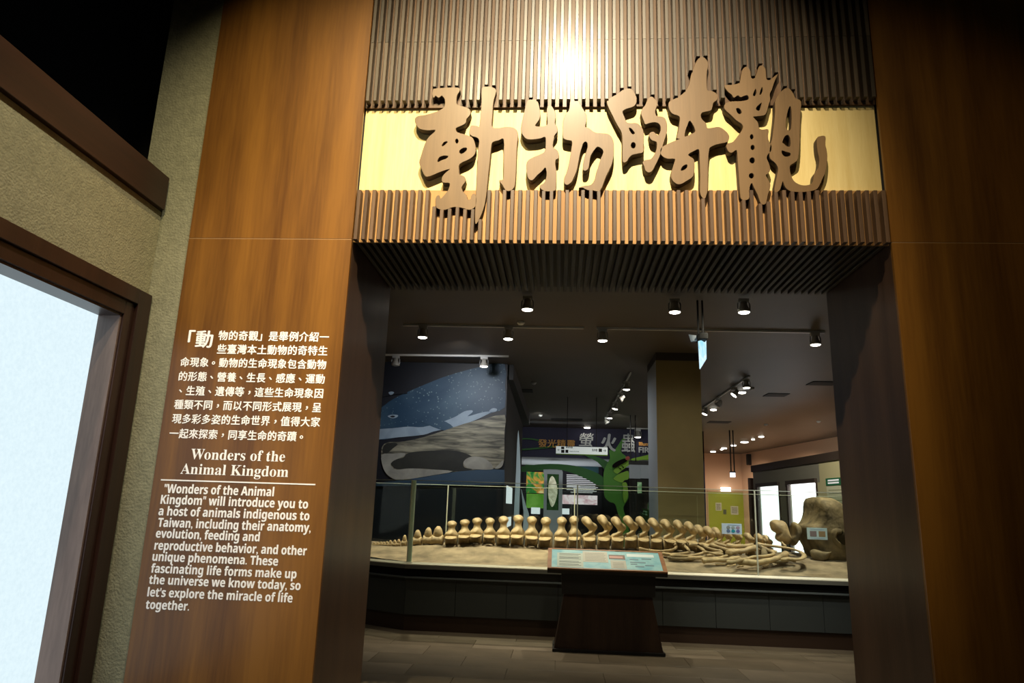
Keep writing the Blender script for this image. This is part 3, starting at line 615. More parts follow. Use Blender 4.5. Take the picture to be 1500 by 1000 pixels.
# hanging white direction sign
YS = 16.0
p0, p1, q0 = atY(814.5, 653.2, YS), atY(890, 655, YS), atY(814.5, 664, YS)
ws = empty('direction_sign', ((p0.x + p1.x) / 2, YS, p0.z), 'white hanging direction sign with pictograms under the firefly heading', 'sign')
def wp(o): return local(o, ws)
wp(box('board', p0.x, p1.x, YS, YS + .06, q0.z, p0.z, mat('sign_white_glow', (.6, .65, .63), .5, emit=(.5, .55, .53), es=.7), ws))  # the board's own glow stands in for lamplight falling on it
wp(box('coloured_edge', p0.x, p1.x, YS - .003, YS + .06, q0.z - .02, q0.z, GR3, ws))
for x in (p0.x + .25, p1.x - .25): wp(link('hanging_rod', mesh(tube([(x, YS + .03, p0.z), (x, YS + .03, CEIL)], .008)), DARKP, ws))
PB = mat('picto_black', (.01, .01, .01), .6)
for x0, y0, x1, y1 in ((822, 654, 826.5, 657.5), (822, 658.5, 826.8, 663), (828.3, 658.5, 832.5, 663), (877, 656.8, 881.8, 661.6)): wp(quad('pictogram', x0, y0, x1, y1, YS - .006, PB, ws, .005))
for s, x0, x1, yb, h in (('←', 816.5, 820.5, 660, 3), ('動物的奇觀', 829, 839, 656, 2.4), ('Wonders of the Animal', 834, 848, 661.5, 1.8), ('洗手間', 867, 875, 660.5, 3), ('→', 883.5, 888, 661.5, 4)):
    a, b, t = atY(x0, yb, YS), atY(x1, yb, YS), atY(x0, yb - h, YS)
    wp(place_text('lettering', s, (0, YS - .006, 0), XD, ZD, a.x, b.x, a.z, t.z - a.z, PB, ws, .02, .75))
# glazed cabinet with a light header beside the column
YG = 19.0
gc = empty('display_cabinet', (atY(940, 780, YG).x, YG, 0), 'dark glazed cabinet with pale grey header beside the concrete column', 'cabinet')
def gp(n, x0, y0, x1, y1, m, Y=YG, th=.05): return local(quad(n, x0, y0, x1, y1, Y, m, gc, th), gc)
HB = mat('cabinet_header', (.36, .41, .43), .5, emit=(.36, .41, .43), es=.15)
gp('header_board', 922, 681, 938, 700.5, HB); gp('header_board', 938.4, 681, 958, 700.5, HB); gp('header_cap', 921, 674.5, 958, 680.5, mat('cabinet_cap', (.10, .11, .11), .6))
gp('interior', 923, 702, 958, 800, DARKP, YG + .6); gp('post', 923, 701, 925, 800, mat('cabinet_post', (.03, .028, .026), .4)); gp('post', 932, 701, 934, 800, MATS['cabinet_post'])
gp('poster', 933.5, 706, 940, 722, emtex('poster_green', [(.1, .3, .1), (.5, .6, .4)], 4, .6), YG + .5)
gp('glass_pane', 925, 702, 958, 800, GLASS, YG + .02, .01)
for x in (924, 931.3): p = atY(x, 676, YG); local(link('hanging_rod', mesh(tube([(p.x, YG, p.z), (p.x, YG, CEIL)], .014)), DARKP, gc), gc)
# leafy plant in front of the column foot
pl = empty('leafy_plant', (atY(950, 775, 13).x, 13.0, 0), 'small leafy green plant behind the vertebrae left of the column', 'plant')
LEAF = mat('leaf_green', (.06, .22, .06), .5)
px_, pz_ = pl.location.x, atY(950, 741, 13).z
local(link('pot', mesh(lathe([(.09, 0), (.13, .25), (.12, .25), (.11, .22)], 14, None, Matrix.Translation((px_, 13, 0)))), DARKP, pl), pl)
local(link('stem', mesh(tube([(px_, 13, .2), (px_ + .02, 13, pz_ - .1)], .012)), mat('stem', (.06, .1, .03), .6), pl), pl)
leaf_me = bpy.data.meshes.new('leaf'); leaf_me.from_pydata([(0, 0, 0), (.035, .012, .05), (0, .0, .055), (-.035, .012, .05), (.03, .006, .10), (-.03, .006, .10), (0, -.012, .15)], [], [(0, 1, 2), (0, 2, 3), (1, 4, 6, 2), (2, 6, 5, 3)]); leaf_me.materials.append(LEAF)
for i in range(70):
    o = link('leaf', leaf_me, None, pl); z = pz_ - random.random() * .6
    o.location = (random.uniform(-.10, .13), random.uniform(-.1, .1), z - .06); o.rotation_euler = (random.uniform(-1.4, .6), random.uniform(-1.2, 1.2), random.uniform(0, 6.28))

# ---- far room at the right
SALM = mat('salmon_wall', (.62, .41, .27), .85); CREAM = mat('cream_wall', (.48, .40, .25), .85); GREYW = mat('grey_wall', (.20, .19, .155), .8); DBROWN = mat('dark_band', (.035, .022, .016), .6)
pc = atZ(1092, 665, CEIL); pr2 = atZ(1222, 642, CEIL)
YFAR = pc.y
box('wall_far', 1.0, pc.x + .2, YFAR, YFAR + .2, 0, CEIL, SALM, kind='structure')
d = (pr2 - pc).normalized(); nrm = Vector((-d.y, d.x, 0)); 
end = pc + d * 30
link('wall_right', mesh(prism([(pc.x, pc.y, 0), (end.x, end.y, 0), (end.x - nrm.x * .2, end.y - nrm.y * .2, 0), (pc.x - nrm.x * .2, pc.y - nrm.y * .2, 0)], (0, 0, CEIL))), SALM, kind='structure')
# dark cornice line, small speaker
# green notice board / door on the far wall
gdoor = quad('door_1', 1038.5, 721, 1092.5, 800, YFAR - .06, mat('green_door', (.26, .29, .02), .45), kind='structure', th=.05)
WFR = mat('door_frame', (.38, .26, .15), .6)
for nme, x0, y0, x1, y1 in (('door_frame', 1036.5, 719, 1038.6, 800), ('door_frame', 1092.4, 719, 1094.5, 800), ('door_frame', 1036.5, 718.5, 1094.5, 721)): quad(nme, x0, y0, x1, y1, YFAR - .07, WFR, gdoor, .07)
NP = mat('notice_paper', (.45, .43, .34), .7)
quad('notice_paper', 1048.3, 736, 1057, 747.5, YFAR - .075, NP, gdoor, .01); quad('notice_paper', 1070.5, 741, 1081.5, 753.5, YFAR - .075, NP, gdoor, .01); quad('notice_paper', 1059.5, 746, 1064, 753, YFAR - .075, mat('notice_dark', (.08, .09, .05), .7), gdoor, .01)
for i in range(5): quad('printed_line', 1049.5, 738 + i * 1.8, 1055.5, 738.6 + i * 1.8, YFAR - .078, PB, gdoor, .002); quad('printed_line', 1072, 743.4 + i * 1.8, 1080, 744 + i * 1.8, YFAR - .078, PB, gdoor, .002)
quad('lit_sign', 1056.5, 713.5, 1070.5, 719.5, YFAR - .2, emis('exit_lit', (1, 1, .95), 3), th=.1, label='small glowing white sign above the green door', cat='sign')
def hung(name, x0, y0, x1, y1, Y, m, label):
    t = empty(name, (atY((x0 + x1) / 2, y0, Y).x, Y, atY(x0, y0, Y).z), label, 'sign')
    local(quad('panel', x0, y0, x1, y1, Y, m, t, .08), t); local(quad('housing', x0 - .3, y0 - 2, x1 + .3, y0, Y - .02, DARKP, t, .12), t)
    for x in (x0 + 1, x1 - 1):
        p = atY(x, y0 - 2, Y); local(link('hanging_rod', mesh(tube([(p.x, Y + .03, p.z), (p.x, Y + .03, CEIL)], .02)), DARKP, t), t)
    return t
hung('exit_sign', 1070.3, 692, 1077.2, 698.5, 22, emis('exit_lit2', (.85, .9, 1), 2.2), 'tiny lit sign hung on two rods in front of the salmon wall')
# grey partition with two lit openings
A = atY(1105, 740, 22.0); A.z = 0
Bp = atY(1224, 740, 16.5); Bp.z = 0
dp = (Bp - A).normalized(); npv = Vector((dp.y, -dp.x, 0)) * -1
if npv.x > 0: npv = -npv
def onpart(px, py, off=0):
    d_ = ray(px, py); O = A + npv * off; t = (O - EYE).dot(npv) / d_.dot(npv); return EYE + d_ * t
zb = onpart(1105, 684).z; zb2 = onpart(1105, 691).z
def pbox(name, u0, u1, z0, z1, o0, o1, m, parent=None, **k):
    c = [A + dp * u + npv * o for u, o in ((u0, o0), (u1, o0), (u1, o1), (u0, o1))]
    return link(name, mesh(prism([(v.x, v.y, z0) for v in c], (0, 0, z1 - z0))), m, parent, **k)
def upos(px, py=735): return (onpart(px, py) - A).dot(dp)
w1a, w1b, w2a, w2b = upos(1113), upos(1143), upos(1158), upos(1198.5)
wz1 = onpart(1128, 711.3).z; wz2 = onpart(1178, 708.7).z; wz = (wz1 + wz2) / 2
ulen = upos(1224) + 6
bm = bmesh.new()
def pseg(u0, u1, z0, z1):
    c = [A + dp * u + npv * o for u, o in ((u0, -.25), (u1, -.25), (u1, 0), (u0, 0))]; prism([(v.x, v.y, z0) for v in c], (0, 0, z1 - z0), bm)
pseg(0, w1a, 0, wz); pseg(w1b, w2a, 0, wz); pseg(0, upos(1203), wz, zb2)
link('partition_wall', mesh(bm), GREYW, kind='structure')
bm = bmesh.new(); pseg(w2b, ulen, 0, wz); pseg(upos(1203), ulen, wz, zb2); link('partition_wall', mesh(bm), mat('cream_partition', (.42, .38, .22), .8), kind='structure')
pbox('trim_4', -.02, ulen, zb2, zb2 + .19, -.28, .05, DBROWN, kind='structure')
WL = emis('window_glow', (1, .98, 1), 3.0); WL1 = emis('window_glow_green', (.88, .97, .94), 2.0)
for n_, u0, u1, gm in (('window_2', w1a, w1b, WL1), ('window_3', w2a, w2b, WL)):
    wn = pbox(n_, u0, u1, 0, wz, -.07, -.04, gm, kind='structure')
    pbox('window_frame', u0 - .12, u0, 0, wz + .09, 0, .06, DBROWN, wn); pbox('window_frame', u0 - .12, u1 + .02, wz, wz + .10, .0, .07, DBROWN, wn)
    pbox('window_frame', u1, u1 + .03, 0, wz, 0, .04, DBROWN, wn)
box('door_2', atY(1096.5, 700, 23).x, atY(1104.5, 700, 23).x, 23, 23.1, 0, atY(1100, 700, 23).z, mat('purple_door', (.06, .035, .03), .5), kind='structure')
# green sign and pale chart on the cream partition
us0, us1 = upos(1213.5), upos(1236)
z1_, z0_ = onpart(1215, 700.5).z, onpart(1215, 711).z
gs = pbox('wall_sign', us0, us1, z0_, z1_, .0, .03, mat('sign_green', (.01, .12, .05), .5), label='green sign plate on the cream partition at the opening edge', cat='sign')
for k_ in range(2):
    zz = z0_ + (z1_ - z0_) * (.58 - .36 * k_); pbox('printed_line', us0 + .12, us1 - .1, zz, zz + .035, .03, .034, PW, gs)
zc0 = onpart(1215, 712).z
ch = pbox('wall_chart', us0, us1, 1.0, zc0, 0, .02, mat('chart_paper', (.5, .5, .36), .7), label='pale printed chart below the green sign plate', cat='chart')
for k_ in range(7): pbox('printed_line', us0 + .1, us1, zc0 - .1 - k_ * .075, zc0 - .085 - k_ * .075, .02, .023, mat('chart_line', (.2, .22, .12), .7), ch)
# speaker high in the far corner
cs = atY(1098, 672, YFAR - 1.0)
spk = empty('wall_speaker', (cs.x, cs.y, cs.z), 'small dark speaker on a bracket in the far ceiling corner', 'speaker')
local(box('cabinet', cs.x - .12, cs.x + .12, cs.y - .1, cs.y + .1, cs.z - .25, cs.z + .2, DARKP, spk, bev=.02), spk); local(link('bracket', mesh(tube([(cs.x, cs.y, cs.z), (cs.x + .25, cs.y + .3, cs.z + .1)], .03)), DARKP, spk), spk)

# ---- hanging exit sign near the opening
YE = atZ(1025, 440, CEIL).y
es = empty('hanging_sign', (atY(1028, 490, YE).x, YE, atY(1028, 490, YE).z), 'lit blue-white sign seen edge-on, hung on two black rods near the opening', 'sign')
ESM = emtex('sign_lit_blue', [(.35, .75, .95), (.8, .95, 1)], 9, 1.1)
def el(o): return local(o, es)
pa, pb_, pc_, pd = atY(1022.5, 499.5, YE - .12), atY(1033.6, 496.5, YE + .1), atY(1034, 525, YE + .1), atY(1024.6, 540, YE - .12)
el(link('panel', mesh(prism([pa, pb_, pc_, pd], (.012, .02, 0))), ESM, es))
h0, h1 = atY(1020, 492, YE), atY(1035, 498, YE)
el(box('housing', h0.x + .01, h1.x, YE - .1, YE + .12, h1.z - .01, h0.z + .02, BLACK, es, bev=.01))
pa, pb_, pc_, pd = atY(1008.5, 489.5, YE), atY(1020, 491, YE), atY(1021, 498, YE), atY(1012, 499.5, YE)
el(link('lamp_head', mesh(prism([pa, pb_, pc_, pd], (.01, .05, 0))), mat('lamp_grey', (.25, .3, .36), .4), es))
for x in (1023.2, 1030): p = atY(x, 492, YE); el(link('hanging_rod', mesh(tube([(p.x, YE, p.z), (p.x, YE, CEIL)], .012)), BLACK, es))

# ---- track lights
BULB = emis('bulb', (1, .93, .80), 14.0)
def lamp_meshes():
    bm = bmesh.new(); abox(bm, -.055, .055, -.018, .018, -.035, 0, .003); ad = mesh(bm); ad.materials.append(WHITEM)
    bm = tube([(-.062, 0, -.13), (-.062, 0, -.06), (-.05, 0, -.038), (.05, 0, -.038), (.062, 0, -.06), (.062, 0, -.13)], .007, 6); br = mesh(bm); br.materials.append(GREYM)
    ho = mesh(lathe([(.020, .10), (.034, .095), (.038, .05), (.060, .0), (.066, -.02), (.060, -.02), (.05, 0.0)], 18), True); ho.materials.append(mat('lamp_housing', (.42, .40, .36), .4, metal=.2))
    le = mesh(lathe([(.056, -.016), (.054, -.024), (.03, -.032)], 18)); le.materials.append(BULB)
    return ad, br, ho, le
LM = lamp_meshes()
LOFF = mat('bulb_off', (.3, .3, .3), .3)
def lamp(pos, label, group, tilt=(0, 0), on=True, sc=1.12):
    t = empty('track_lamp', pos, label, 'lamp', group); t.scale = (sc,) * 3
    link('adapter', LM[0], None, t); link('bracket', LM[1], None, t)
    h = link('housing', LM[2], None, t); h.location = (0, 0, -.13); h.rotation_euler = (tilt[0], tilt[1], 0)
    me = LM[3]
    if not on: me = me.copy(); me.materials[0] = LOFF
    link('bulb', me, None, h)
    return t
TRZ = CEIL - .03
def track(p, q, label):
    dd = (q - p).normalized(); s = Vector((-dd.y, dd.x, 0)) * .016
    return link('light_track', mesh(prism([p + s, q + s, q - s, p - s], (0, 0, .03))), WHITEM, label=label, cat='track')
a, b = atZ(590, 477, TRZ), atZ(1208, 488, TRZ); track(a, a.lerp(b, .437), 'long white ceiling track above the left half of the bone case'); track(a.lerp(b, .468), b, 'long white ceiling track above the right half of the bone case')
G1 = 'lamps on the long cross track'
names = ('lit lamp left on the long cross track', 'lit lamp second from left on the long cross track', 'lit lamp third from left on the long cross track', 'lit lamp at the far right end of the long cross track')
for x, nm in zip((621, 749, 888, 1194), names):
    t_ = (x - 590) / 618; p = a.lerp(b, t_); lamp(p, nm, G1)
    spot('case_spotlight', (p.x, p.y, p.z - .2), (p.x * .95 + .1, p.y + .3, .9), 330, 92, .9, HALLCOL, .04)
a, b = atZ(530, 520.5, TRZ), atZ(745, 523, TRZ); track(a, b, 'shorter white ceiling track in front of the whale mural')
lamp(a.lerp(b, .237), 'unlit lamp on the track in front of the mural', 'lamps on the mural track', on=False)
lamp(a.lerp(b, .837), 'lit lamp on the track in front of the mural', 'lamps on the mural track')
for x, nm in ((773, 'lit lamp just below the soffit, above the left of the bone case'), (988, 'lit lamp just below the soffit, left of the hanging sign rods'), (1089, 'lit lamp just below the soffit, right of the hanging sign rods')):
    p = atZ(x, 434 if x < 900 else 437.5, TRZ); lamp(p, nm, 'lamps nearest the opening')
    spot('case_spotlight', (p.x, p.y, p.z - .2), (p.x, p.y + .12, .6), 110, 62, .9, HALLCOL, .05)
a, b = atZ(922, 547, TRZ), atZ(889, 613, TRZ); b.x = a.x = (a.x + b.x) / 2; track(a, b, 'white ceiling track running away left of the column')
for k_, (t_, tl, on) in enumerate(((.17, 0, 1), (.42, .8, 0), (.63, .2, 1), (.85, 0, 1), (.97, -.6, 0))):
    tt = atZ(922, 547, TRZ).lerp(atZ(889, 613, TRZ), t_); yy = atZ(922 - 33 * t_, 547 + 66 * t_, TRZ).y
    lamp(Vector((a.x, min(yy, b.y), TRZ)), ('nearest lamp', 'second lamp, turned aside', 'third lamp', 'fourth lamp', 'farthest lamp, turned back')[k_] + ' on the track left of the column', 'lamps left of the column', (0, tl), bool(on))
a, b = atZ(1093, 552, TRZ), atZ(1020, 607, TRZ); b.x = a.x = (a.x + b.x) / 2; track(a, b, 'white ceiling track running away right of the column')
for k_, (px, on, tl) in enumerate(((1089, 1, 0), (1073, 1, .7), (1052, 0, .6), (1034, 1, .4), (1025, 1, 0))):
    t_ = (1093 - px) / 73; yy = atZ(1093 - 73 * t_, 552 + 55 * t_, TRZ).y
    lamp(Vector((a.x, min(yy, b.y), TRZ)), ('nearest lamp', 'second lamp, tilted', 'third lamp, unlit and tilted', 'fourth lamp, tilted', 'farthest lamp')[k_] + ' on the track right of the column', 'lamps right of the column', (0, tl), bool(on))
a, b = atZ(918, 628, TRZ), atZ(953, 628.5, TRZ); track(a, b, 'short ceiling track over the glazed cabinet')
lamp(atZ(934, 628.3, TRZ), 'lit lamp over the glazed cabinet beside the column', 'lamp over the cabinet', sc=1.7)
# recessed downlights in the far ceiling
DLR = mat('downlight_rim', (.35, .33, .3), .4)
rim = mesh(lathe([(.10, 0), (.13, -.005), (.13, -.02), (.10, -.02)], 16)); rim.materials.append(DLR)
dsk = mesh(lathe([(.105, -.012), (.10, -.04), (.05, -.05)], 16)); dsk.materials.append(BULB)
for k_, (x, y) in enumerate(((1087, 573), (1045, 598.5), (1115, 638.3), (1090.5, 646.5), (1103, 642.2), (1074.5, 651.3), (1060.5, 655.5), (1044.5, 660.5), (860, 625), (1057, 657))):
    p = atZ(x, y, CEIL); t = empty('downlight', p, ('recessed round downlight by the nearest lamp right of the column', 'recessed round downlight beside the tilted lamp right of the column', 'nearest downlight of the row before the salmon wall', 'large bright downlight in the middle of the far row', 'small downlight between the two nearest of the far row', 'downlight above the small hung sign', 'downlight left of the small hung sign', 'leftmost downlight of the far row over the salmon wall', 'tiny downlight over the firefly heading', 'faint downlight just left of the small hung sign')[k_], 'downlight', 'recessed ceiling downlights')
    s_ = (.7, .7, .8, 1.25, .5, .9, 1.0, 1.0, .9, .5)[k_]; t.scale = (s_, s_, 1)
    link('rim', rim, None, t); link('bulb', dsk, None, t)
# smoke detectors and vents
sdm = mesh(lathe([(.055, 0), (.055, -.02), (.035, -.045), (.01, -.05)], 14), True); sdm.materials.append(WHITEM)
for k_, (x, y) in enumerate(((763, 471), (782, 559.5), (792, 607.5), (1101, 567.5), (1122, 621), (1199, 616.5))):
    o = link('smoke_detector', sdm, None, label=('white round detector close to the long cross track', 'white round detector near the top corner of the mural wall', 'white round detector further back above the side wall', 'white round detector beside the track right of the column', 'white round detector before the far downlights', 'dim round detector near the right reveal')[k_], cat='smoke detector', group='round detectors on the hall ceiling')
    o.location = atZ(x, y, CEIL)
for k_, (x, y, wx) in enumerate(((1137, 578, .45), (1205, 561, .5), (1053, 618, .6), (830, 614, .9), (772, 572, .25))):
    p = atZ(x, y, CEIL); box('ceiling_vent', p.x - wx / 2 * 1.0, p.x + wx / 2, p.y - .2, p.y + .2, CEIL - .012, CEIL + .01, mat('vent_black', (.01, .01, .01), .8), label=('dark slot vent right of the tracks', 'dark vent at the right reveal', 'dark vent right of the column', 'long dark vent over the side wall', 'small dark vent near the mural corner')[k_], cat='vent', group='dark vents in the hall ceiling')

# ================================================================== BONE CASE
ZG0, ZG1, YV, YVB = .785, 1.775, 8.85, 10.65
case = empty('display_case', (1.0, 9.7, 0), 'long low glass display case on a dark panelled base holding a whale skeleton', 'display case')
def cl(o): return local(o, case)
FRONT = [(-3.4, 9.70), (-1.84, YV), (5.6, YV)]
def poly_run(off):                                     # front outline moved outwards by off
    d0 = (Vector(FRONT[1]) - Vector(FRONT[0])).normalized(); n0 = Vector((d0.y, -d0.x)); k = Vector((n0.x + 0, n0.y - 1)).normalized()
    m_ = off / k.dot(Vector((0, -1)))
    return [Vector(FRONT[0]) + n0 * off, Vector(FRONT[1]) + k * m_, Vector(FRONT[2]) + Vector((0, -off))]
def slab(name, off, z0, z1, m, parent=case):
    r = poly_run(off); q = [(v.x, v.y, z0) for v in r] + [(5.6, YVB + .05, z0), (-3.4, YVB + .05, z0)]
    return cl(link(name, mesh(prism(q, (0, 0, z1 - z0))), m, parent))
slab('kick_board', -.02, 0, .18, mat('kick_wood', (.040, .020, .010), .5))
slab('base_core', -.012, .18, .61, mat('panel_gap', (.01, .012, .012), .8))
slab('ledge_strip', .035, .605, .622, mat('ledge_metal', (.11, .13, .13), .4))
slab('black_band', .0, .622, .715, mat('band_black', (.008, .008, .007), .25))
slab('grey_strip', .03, .715, .765, mat('strip_grey', (.16, .16, .13), .45))
bm = bmesh.new(); lo_, hi_ = poly_run(.032), poly_run(.008); WS = []
for v, z in [(v, .758) for v in lo_] + [(v, .768) for v in lo_] + [(v, .792) for v in hi_] + [(v, .758) for v in hi_]: WS.append(bm.verts.new((v.x, v.y, z)))
for k in range(4):
    for i in range(2): bm.faces.new((WS[k * 3 + i], WS[k * 3 + i + 1], WS[(k + 1) % 4 * 3 + i + 1], WS[(k + 1) % 4 * 3 + i]))
cl(link('white_strip', mesh(bm), mat('strip_white', (.80, .78, .60), .5), case))
BP = mat('base_panel_paint', (.042, .050, .048), .5)
r0 = poly_run(0)
def bpan(p, q):
    dd = (q - p).normalized(); n = Vector((dd.y, -dd.x)); p2, q2 = p + dd * .003, q - dd * .003
    cl(link('base_panel', mesh(prism([(p2.x, p2.y, .184), (q2.x, q2.y, .184), (q2.x - n.x * .012, q2.y - n.y * .012, .184), (p2.x - n.x * .012, p2.y - n.y * .012, .184)], (0, 0, .419))), BP, case))
L0 = (r0[1] - r0[0]).length; k_ = int(L0 / .62)
for i in range(k_): bpan(r0[1] - (r0[1] - r0[0]).normalized() * (i + 1) * .62, r0[1] - (r0[1] - r0[0]).normalized() * i * .62)
xx = r0[1].x
for i in range(12): bpan(Vector((xx, YV)), Vector((min(xx + .62, 5.6), YV))); xx += .62
# glass
def pane(p, q, z0=ZG0, z1=ZG1):
    dd = Vector((q[0] - p[0], q[1] - p[1])).normalized(); n = Vector((-dd.y, dd.x)) * .006
    p2 = Vector(p) + dd * .004; q2 = Vector(q) - dd * .004
    bm = prism([(p2.x - n.x, p2.y - n.y, z0), (q2.x - n.x, q2.y - n.y, z0), (q2.x + n.x, q2.y + n.y, z0), (p2.x + n.x, p2.y + n.y, z0)], (0, 0, z1 - z0))
    bm.normal_update(); bm.faces.ensure_lookup_table()
    bmesh.ops.recalc_face_normals(bm, faces=bm.faces)
    for f in bm.faces:
        f.material_index = 0 if abs(f.normal.x * n.x + f.normal.y * n.y) > .5 * n.length else 1
    me = mesh(bm); me.materials.append(GLASS); me.materials.append(GEDGE)
    cl(link('glass_pane', me, None, case))
    if z1 == ZG1:
        w_ = n * 1.4
        cl(link('glass_edge', mesh(prism([(p2.x - w_.x, p2.y - w_.y, z1), (q2.x - w_.x, q2.y - w_.y, z1), (q2.x + w_.x, q2.y + w_.y, z1), (p2.x + w_.x, p2.y + w_.y, z1)], (0, 0, .007))), GEDGE, case))
        cl(link('joint_strip', mesh(prism([(q2.x - .004, q2.y - w_.y * 1.2, z0), (q2.x + .010, q2.y - w_.y * 1.2, z0), (q2.x + .010, q2.y + .01, z0), (q2.x - .004, q2.y + .01, z0)], (0, 0, z1 - z0))), GEDGE2, case))
for p, q in (((-3.4, 9.70), (-1.84, YV)), ((-1.84, YV), (.243, YV)), ((.243, YV), (2.392, YV)), ((2.392, YV), (4.5, YV)), ((4.5, YV), (5.6, YV)),
             ((-3.4, YVB), (-1.655, YVB)), ((-1.655, YVB), (.25, YVB)), ((.25, YVB), (2.875, YVB)), ((2.875, YVB), (5.6, YVB))): pane(p, q)
cl(link('joint_strip', mesh(prism([(-1.845, YV - .0, ZG0), (-1.80, YV + .02, ZG0), (-1.79, YV + .03, ZG0), (-1.845, YV + .03, ZG0)], (0, 0, ZG1 - ZG0))), mat('green_glass', (.62, .78, .62), .3), case))
# sand
def sand_z(x, y):
    t = min(1, max(0, (y - 8.95) / .85)); t = t * t * (3 - 2 * t)
    tail = min(1, max(0, (-1.0 - x) / 1.2))
    return .79 + (.175 - .045 * tail) * t + .012 * math.sin(x * 2.3 + y * 3) * t + .006 * math.sin(x * 9 + y * 5)
bm = bmesh.new(); NX, NY = 110, 26; grid = []
for i in range(NX + 1):
    x = -3.35 + 8.9 * i / NX; fy = YV + .02 if x > -1.84 else YV + .03 + (-1.84 - x) * .545
    grid.append([bm.verts.new((x, fy + (YVB - .02 - fy) * j / NY, sand_z(x, fy + (YVB - .02 - fy) * j / NY) + random.uniform(-.002, .002))) for j in range(NY + 1)])
for i in range(NX):
    for j in range(NY): bm.faces.new((grid[i][j], grid[i + 1][j], grid[i + 1][j + 1], grid[i][j + 1]))
link('sand', mesh(bm, True), SAND, label='pale brown sand filling the glass case under the skeleton', cat='sand', kind='stuff')
def on_sand(px, py, h=0):
    d_ = ray(px, py); lo, hi = 8.9, 10.6
    for _ in range(30):
        mid = (lo + hi) / 2; p = EYE + d_ * (mid / d_.y)
        if p.z > sand_z(p.x, p.y) + h: lo = mid
        else: hi = mid
    return EYE + d_ * (lo / d_.y)

# vertebrae
def ring_x(bm, stations, seg=14):
    """solid of ellipses along X: (x, ry, rz, z centre)"""
    R_ = [[bm.verts.new((x, ry * math.cos(2 * PI * k / seg), zc + rz * math.sin(2 * PI * k / seg))) for k in range(seg)] for x, ry, rz, zc in stations]
    for i in range(len(R_) - 1):
        for k in range(seg): bm.faces.new((R_[i][k], R_[i][(k + 1) % seg], R_[i + 1][(k + 1) % seg], R_[i + 1][k]))
    bm.faces.new(R_[0][::-1]); bm.faces.new(R_[-1])
def bone_plate(bm, pts, th):
    """rounded plate: outline in XZ, thin at the rim, thick inside"""
    sm = smoothpts([(x, z) for x, z in pts], 3); n = len(sm)
    cx = sum(v[0] for v in sm) / n; cz = sum(v[1] for v in sm) / n
    for sgn in (-1, 1): pass
    rows = []
    for yy, sc in ((-th, .0), (-th * .55, .022), (th * .55, .022), (th, 0)):
        row = []
        for i, v in enumerate(sm):
            a, b = sm[i - 1], sm[(i + 1) % n]; t = Vector((b[0] - a[0], b[1] - a[1])).normalized(); nn_ = Vector((t.y, -t.x))
            g = 0 if sc else -.012
            row.append(bm.verts.new((v[0] + nn_.x * g * SG, yy, v[1] + nn_.y * g * SG)))
        rows.append(row)
    for i in range(3):
        for k in range(n): bm.faces.new((rows[i][k], rows[i][(k + 1) % n], rows[i + 1][(k + 1) % n], rows[i + 1][k]))
    bm.faces.new(rows[0][::-1]); bm.faces.new(rows[-1])
SG = 1
def vertebra(kind, wd=.165, ht=.44):
    bm = bmesh.new(); hw = wd / 2; rb = ht * (.26 if kind == 'knob' else .205)
    ring_x(bm, [(-hw, rb * .9, rb * .95, rb), (-hw * .88, rb * 1.05, rb * 1.05, rb), (-hw * .4, rb * .82, rb * .84, rb), (hw * .4, rb * .82, rb * .84, rb), (hw * .88, rb * 1.05, rb * 1.05, rb), (hw, rb * .9, rb * .95, rb)])
    if kind == 'knob':       # small tail bones: drum with a low crest
        ring_x(bm, [(-hw * .85, .04, .05, ht * .50), (-hw * .62, .06, .11, ht * .58), (-hw * .25, .07, .15, ht * .62), (hw * .25, .07, .15, ht * .62), (hw * .62, .06, .11, ht * .58), (hw * .85, .04, .05, ht * .50)], 12)
    else:
        u = ht
        prof = [(-.48,.32),(-.52,.43),(-.42,.52),(-.27,.60),(-.19,.70),(-.20,.80),(-.34,.91),(-.22,1.0),(.10,1.02),(.34,.93),(.22,.82),(.19,.70),(.29,.60),(.44,.52),(.52,.43),(.48,.32)] if kind == 'upright' else \
               [(-.48,.32),(-.54,.40),(-.38,.47),(-.14,.50),(.04,.55),(.03,.63),(-.18,.73),(-.44,.83),(-.57,.92),(-.45,.99),(-.20,1.01),(.06,.94),(.22,.84),(.46,.79),(.60,.71),(.46,.62),(.34,.55),(.36,.45),(.48,.38)]
        bone_plate(bm, [(x * wd, z * u) for x, z in prof], .036)
    if kind != 'knob':       # side processes: flat wings
        for s in (-1, 1):
            tube([(0, s * rb * .3, ht * .37), (0, s * (rb + .03), ht * .355), (0, s * (rb + .13), ht * .325), (0, s * (rb + .18), ht * .30)], [.46 * wd, .50 * wd, .47 * wd, .25 * wd], 12, bm, .16)
    return mesh(bm, True)
ROD = mat('rod_white', (.62, .66, .64), .4); rod_me = mesh(tube([(0, 0, .0), (0, 0, .20)], .009)); rod_me.materials.append(ROD)
YB = 9.88
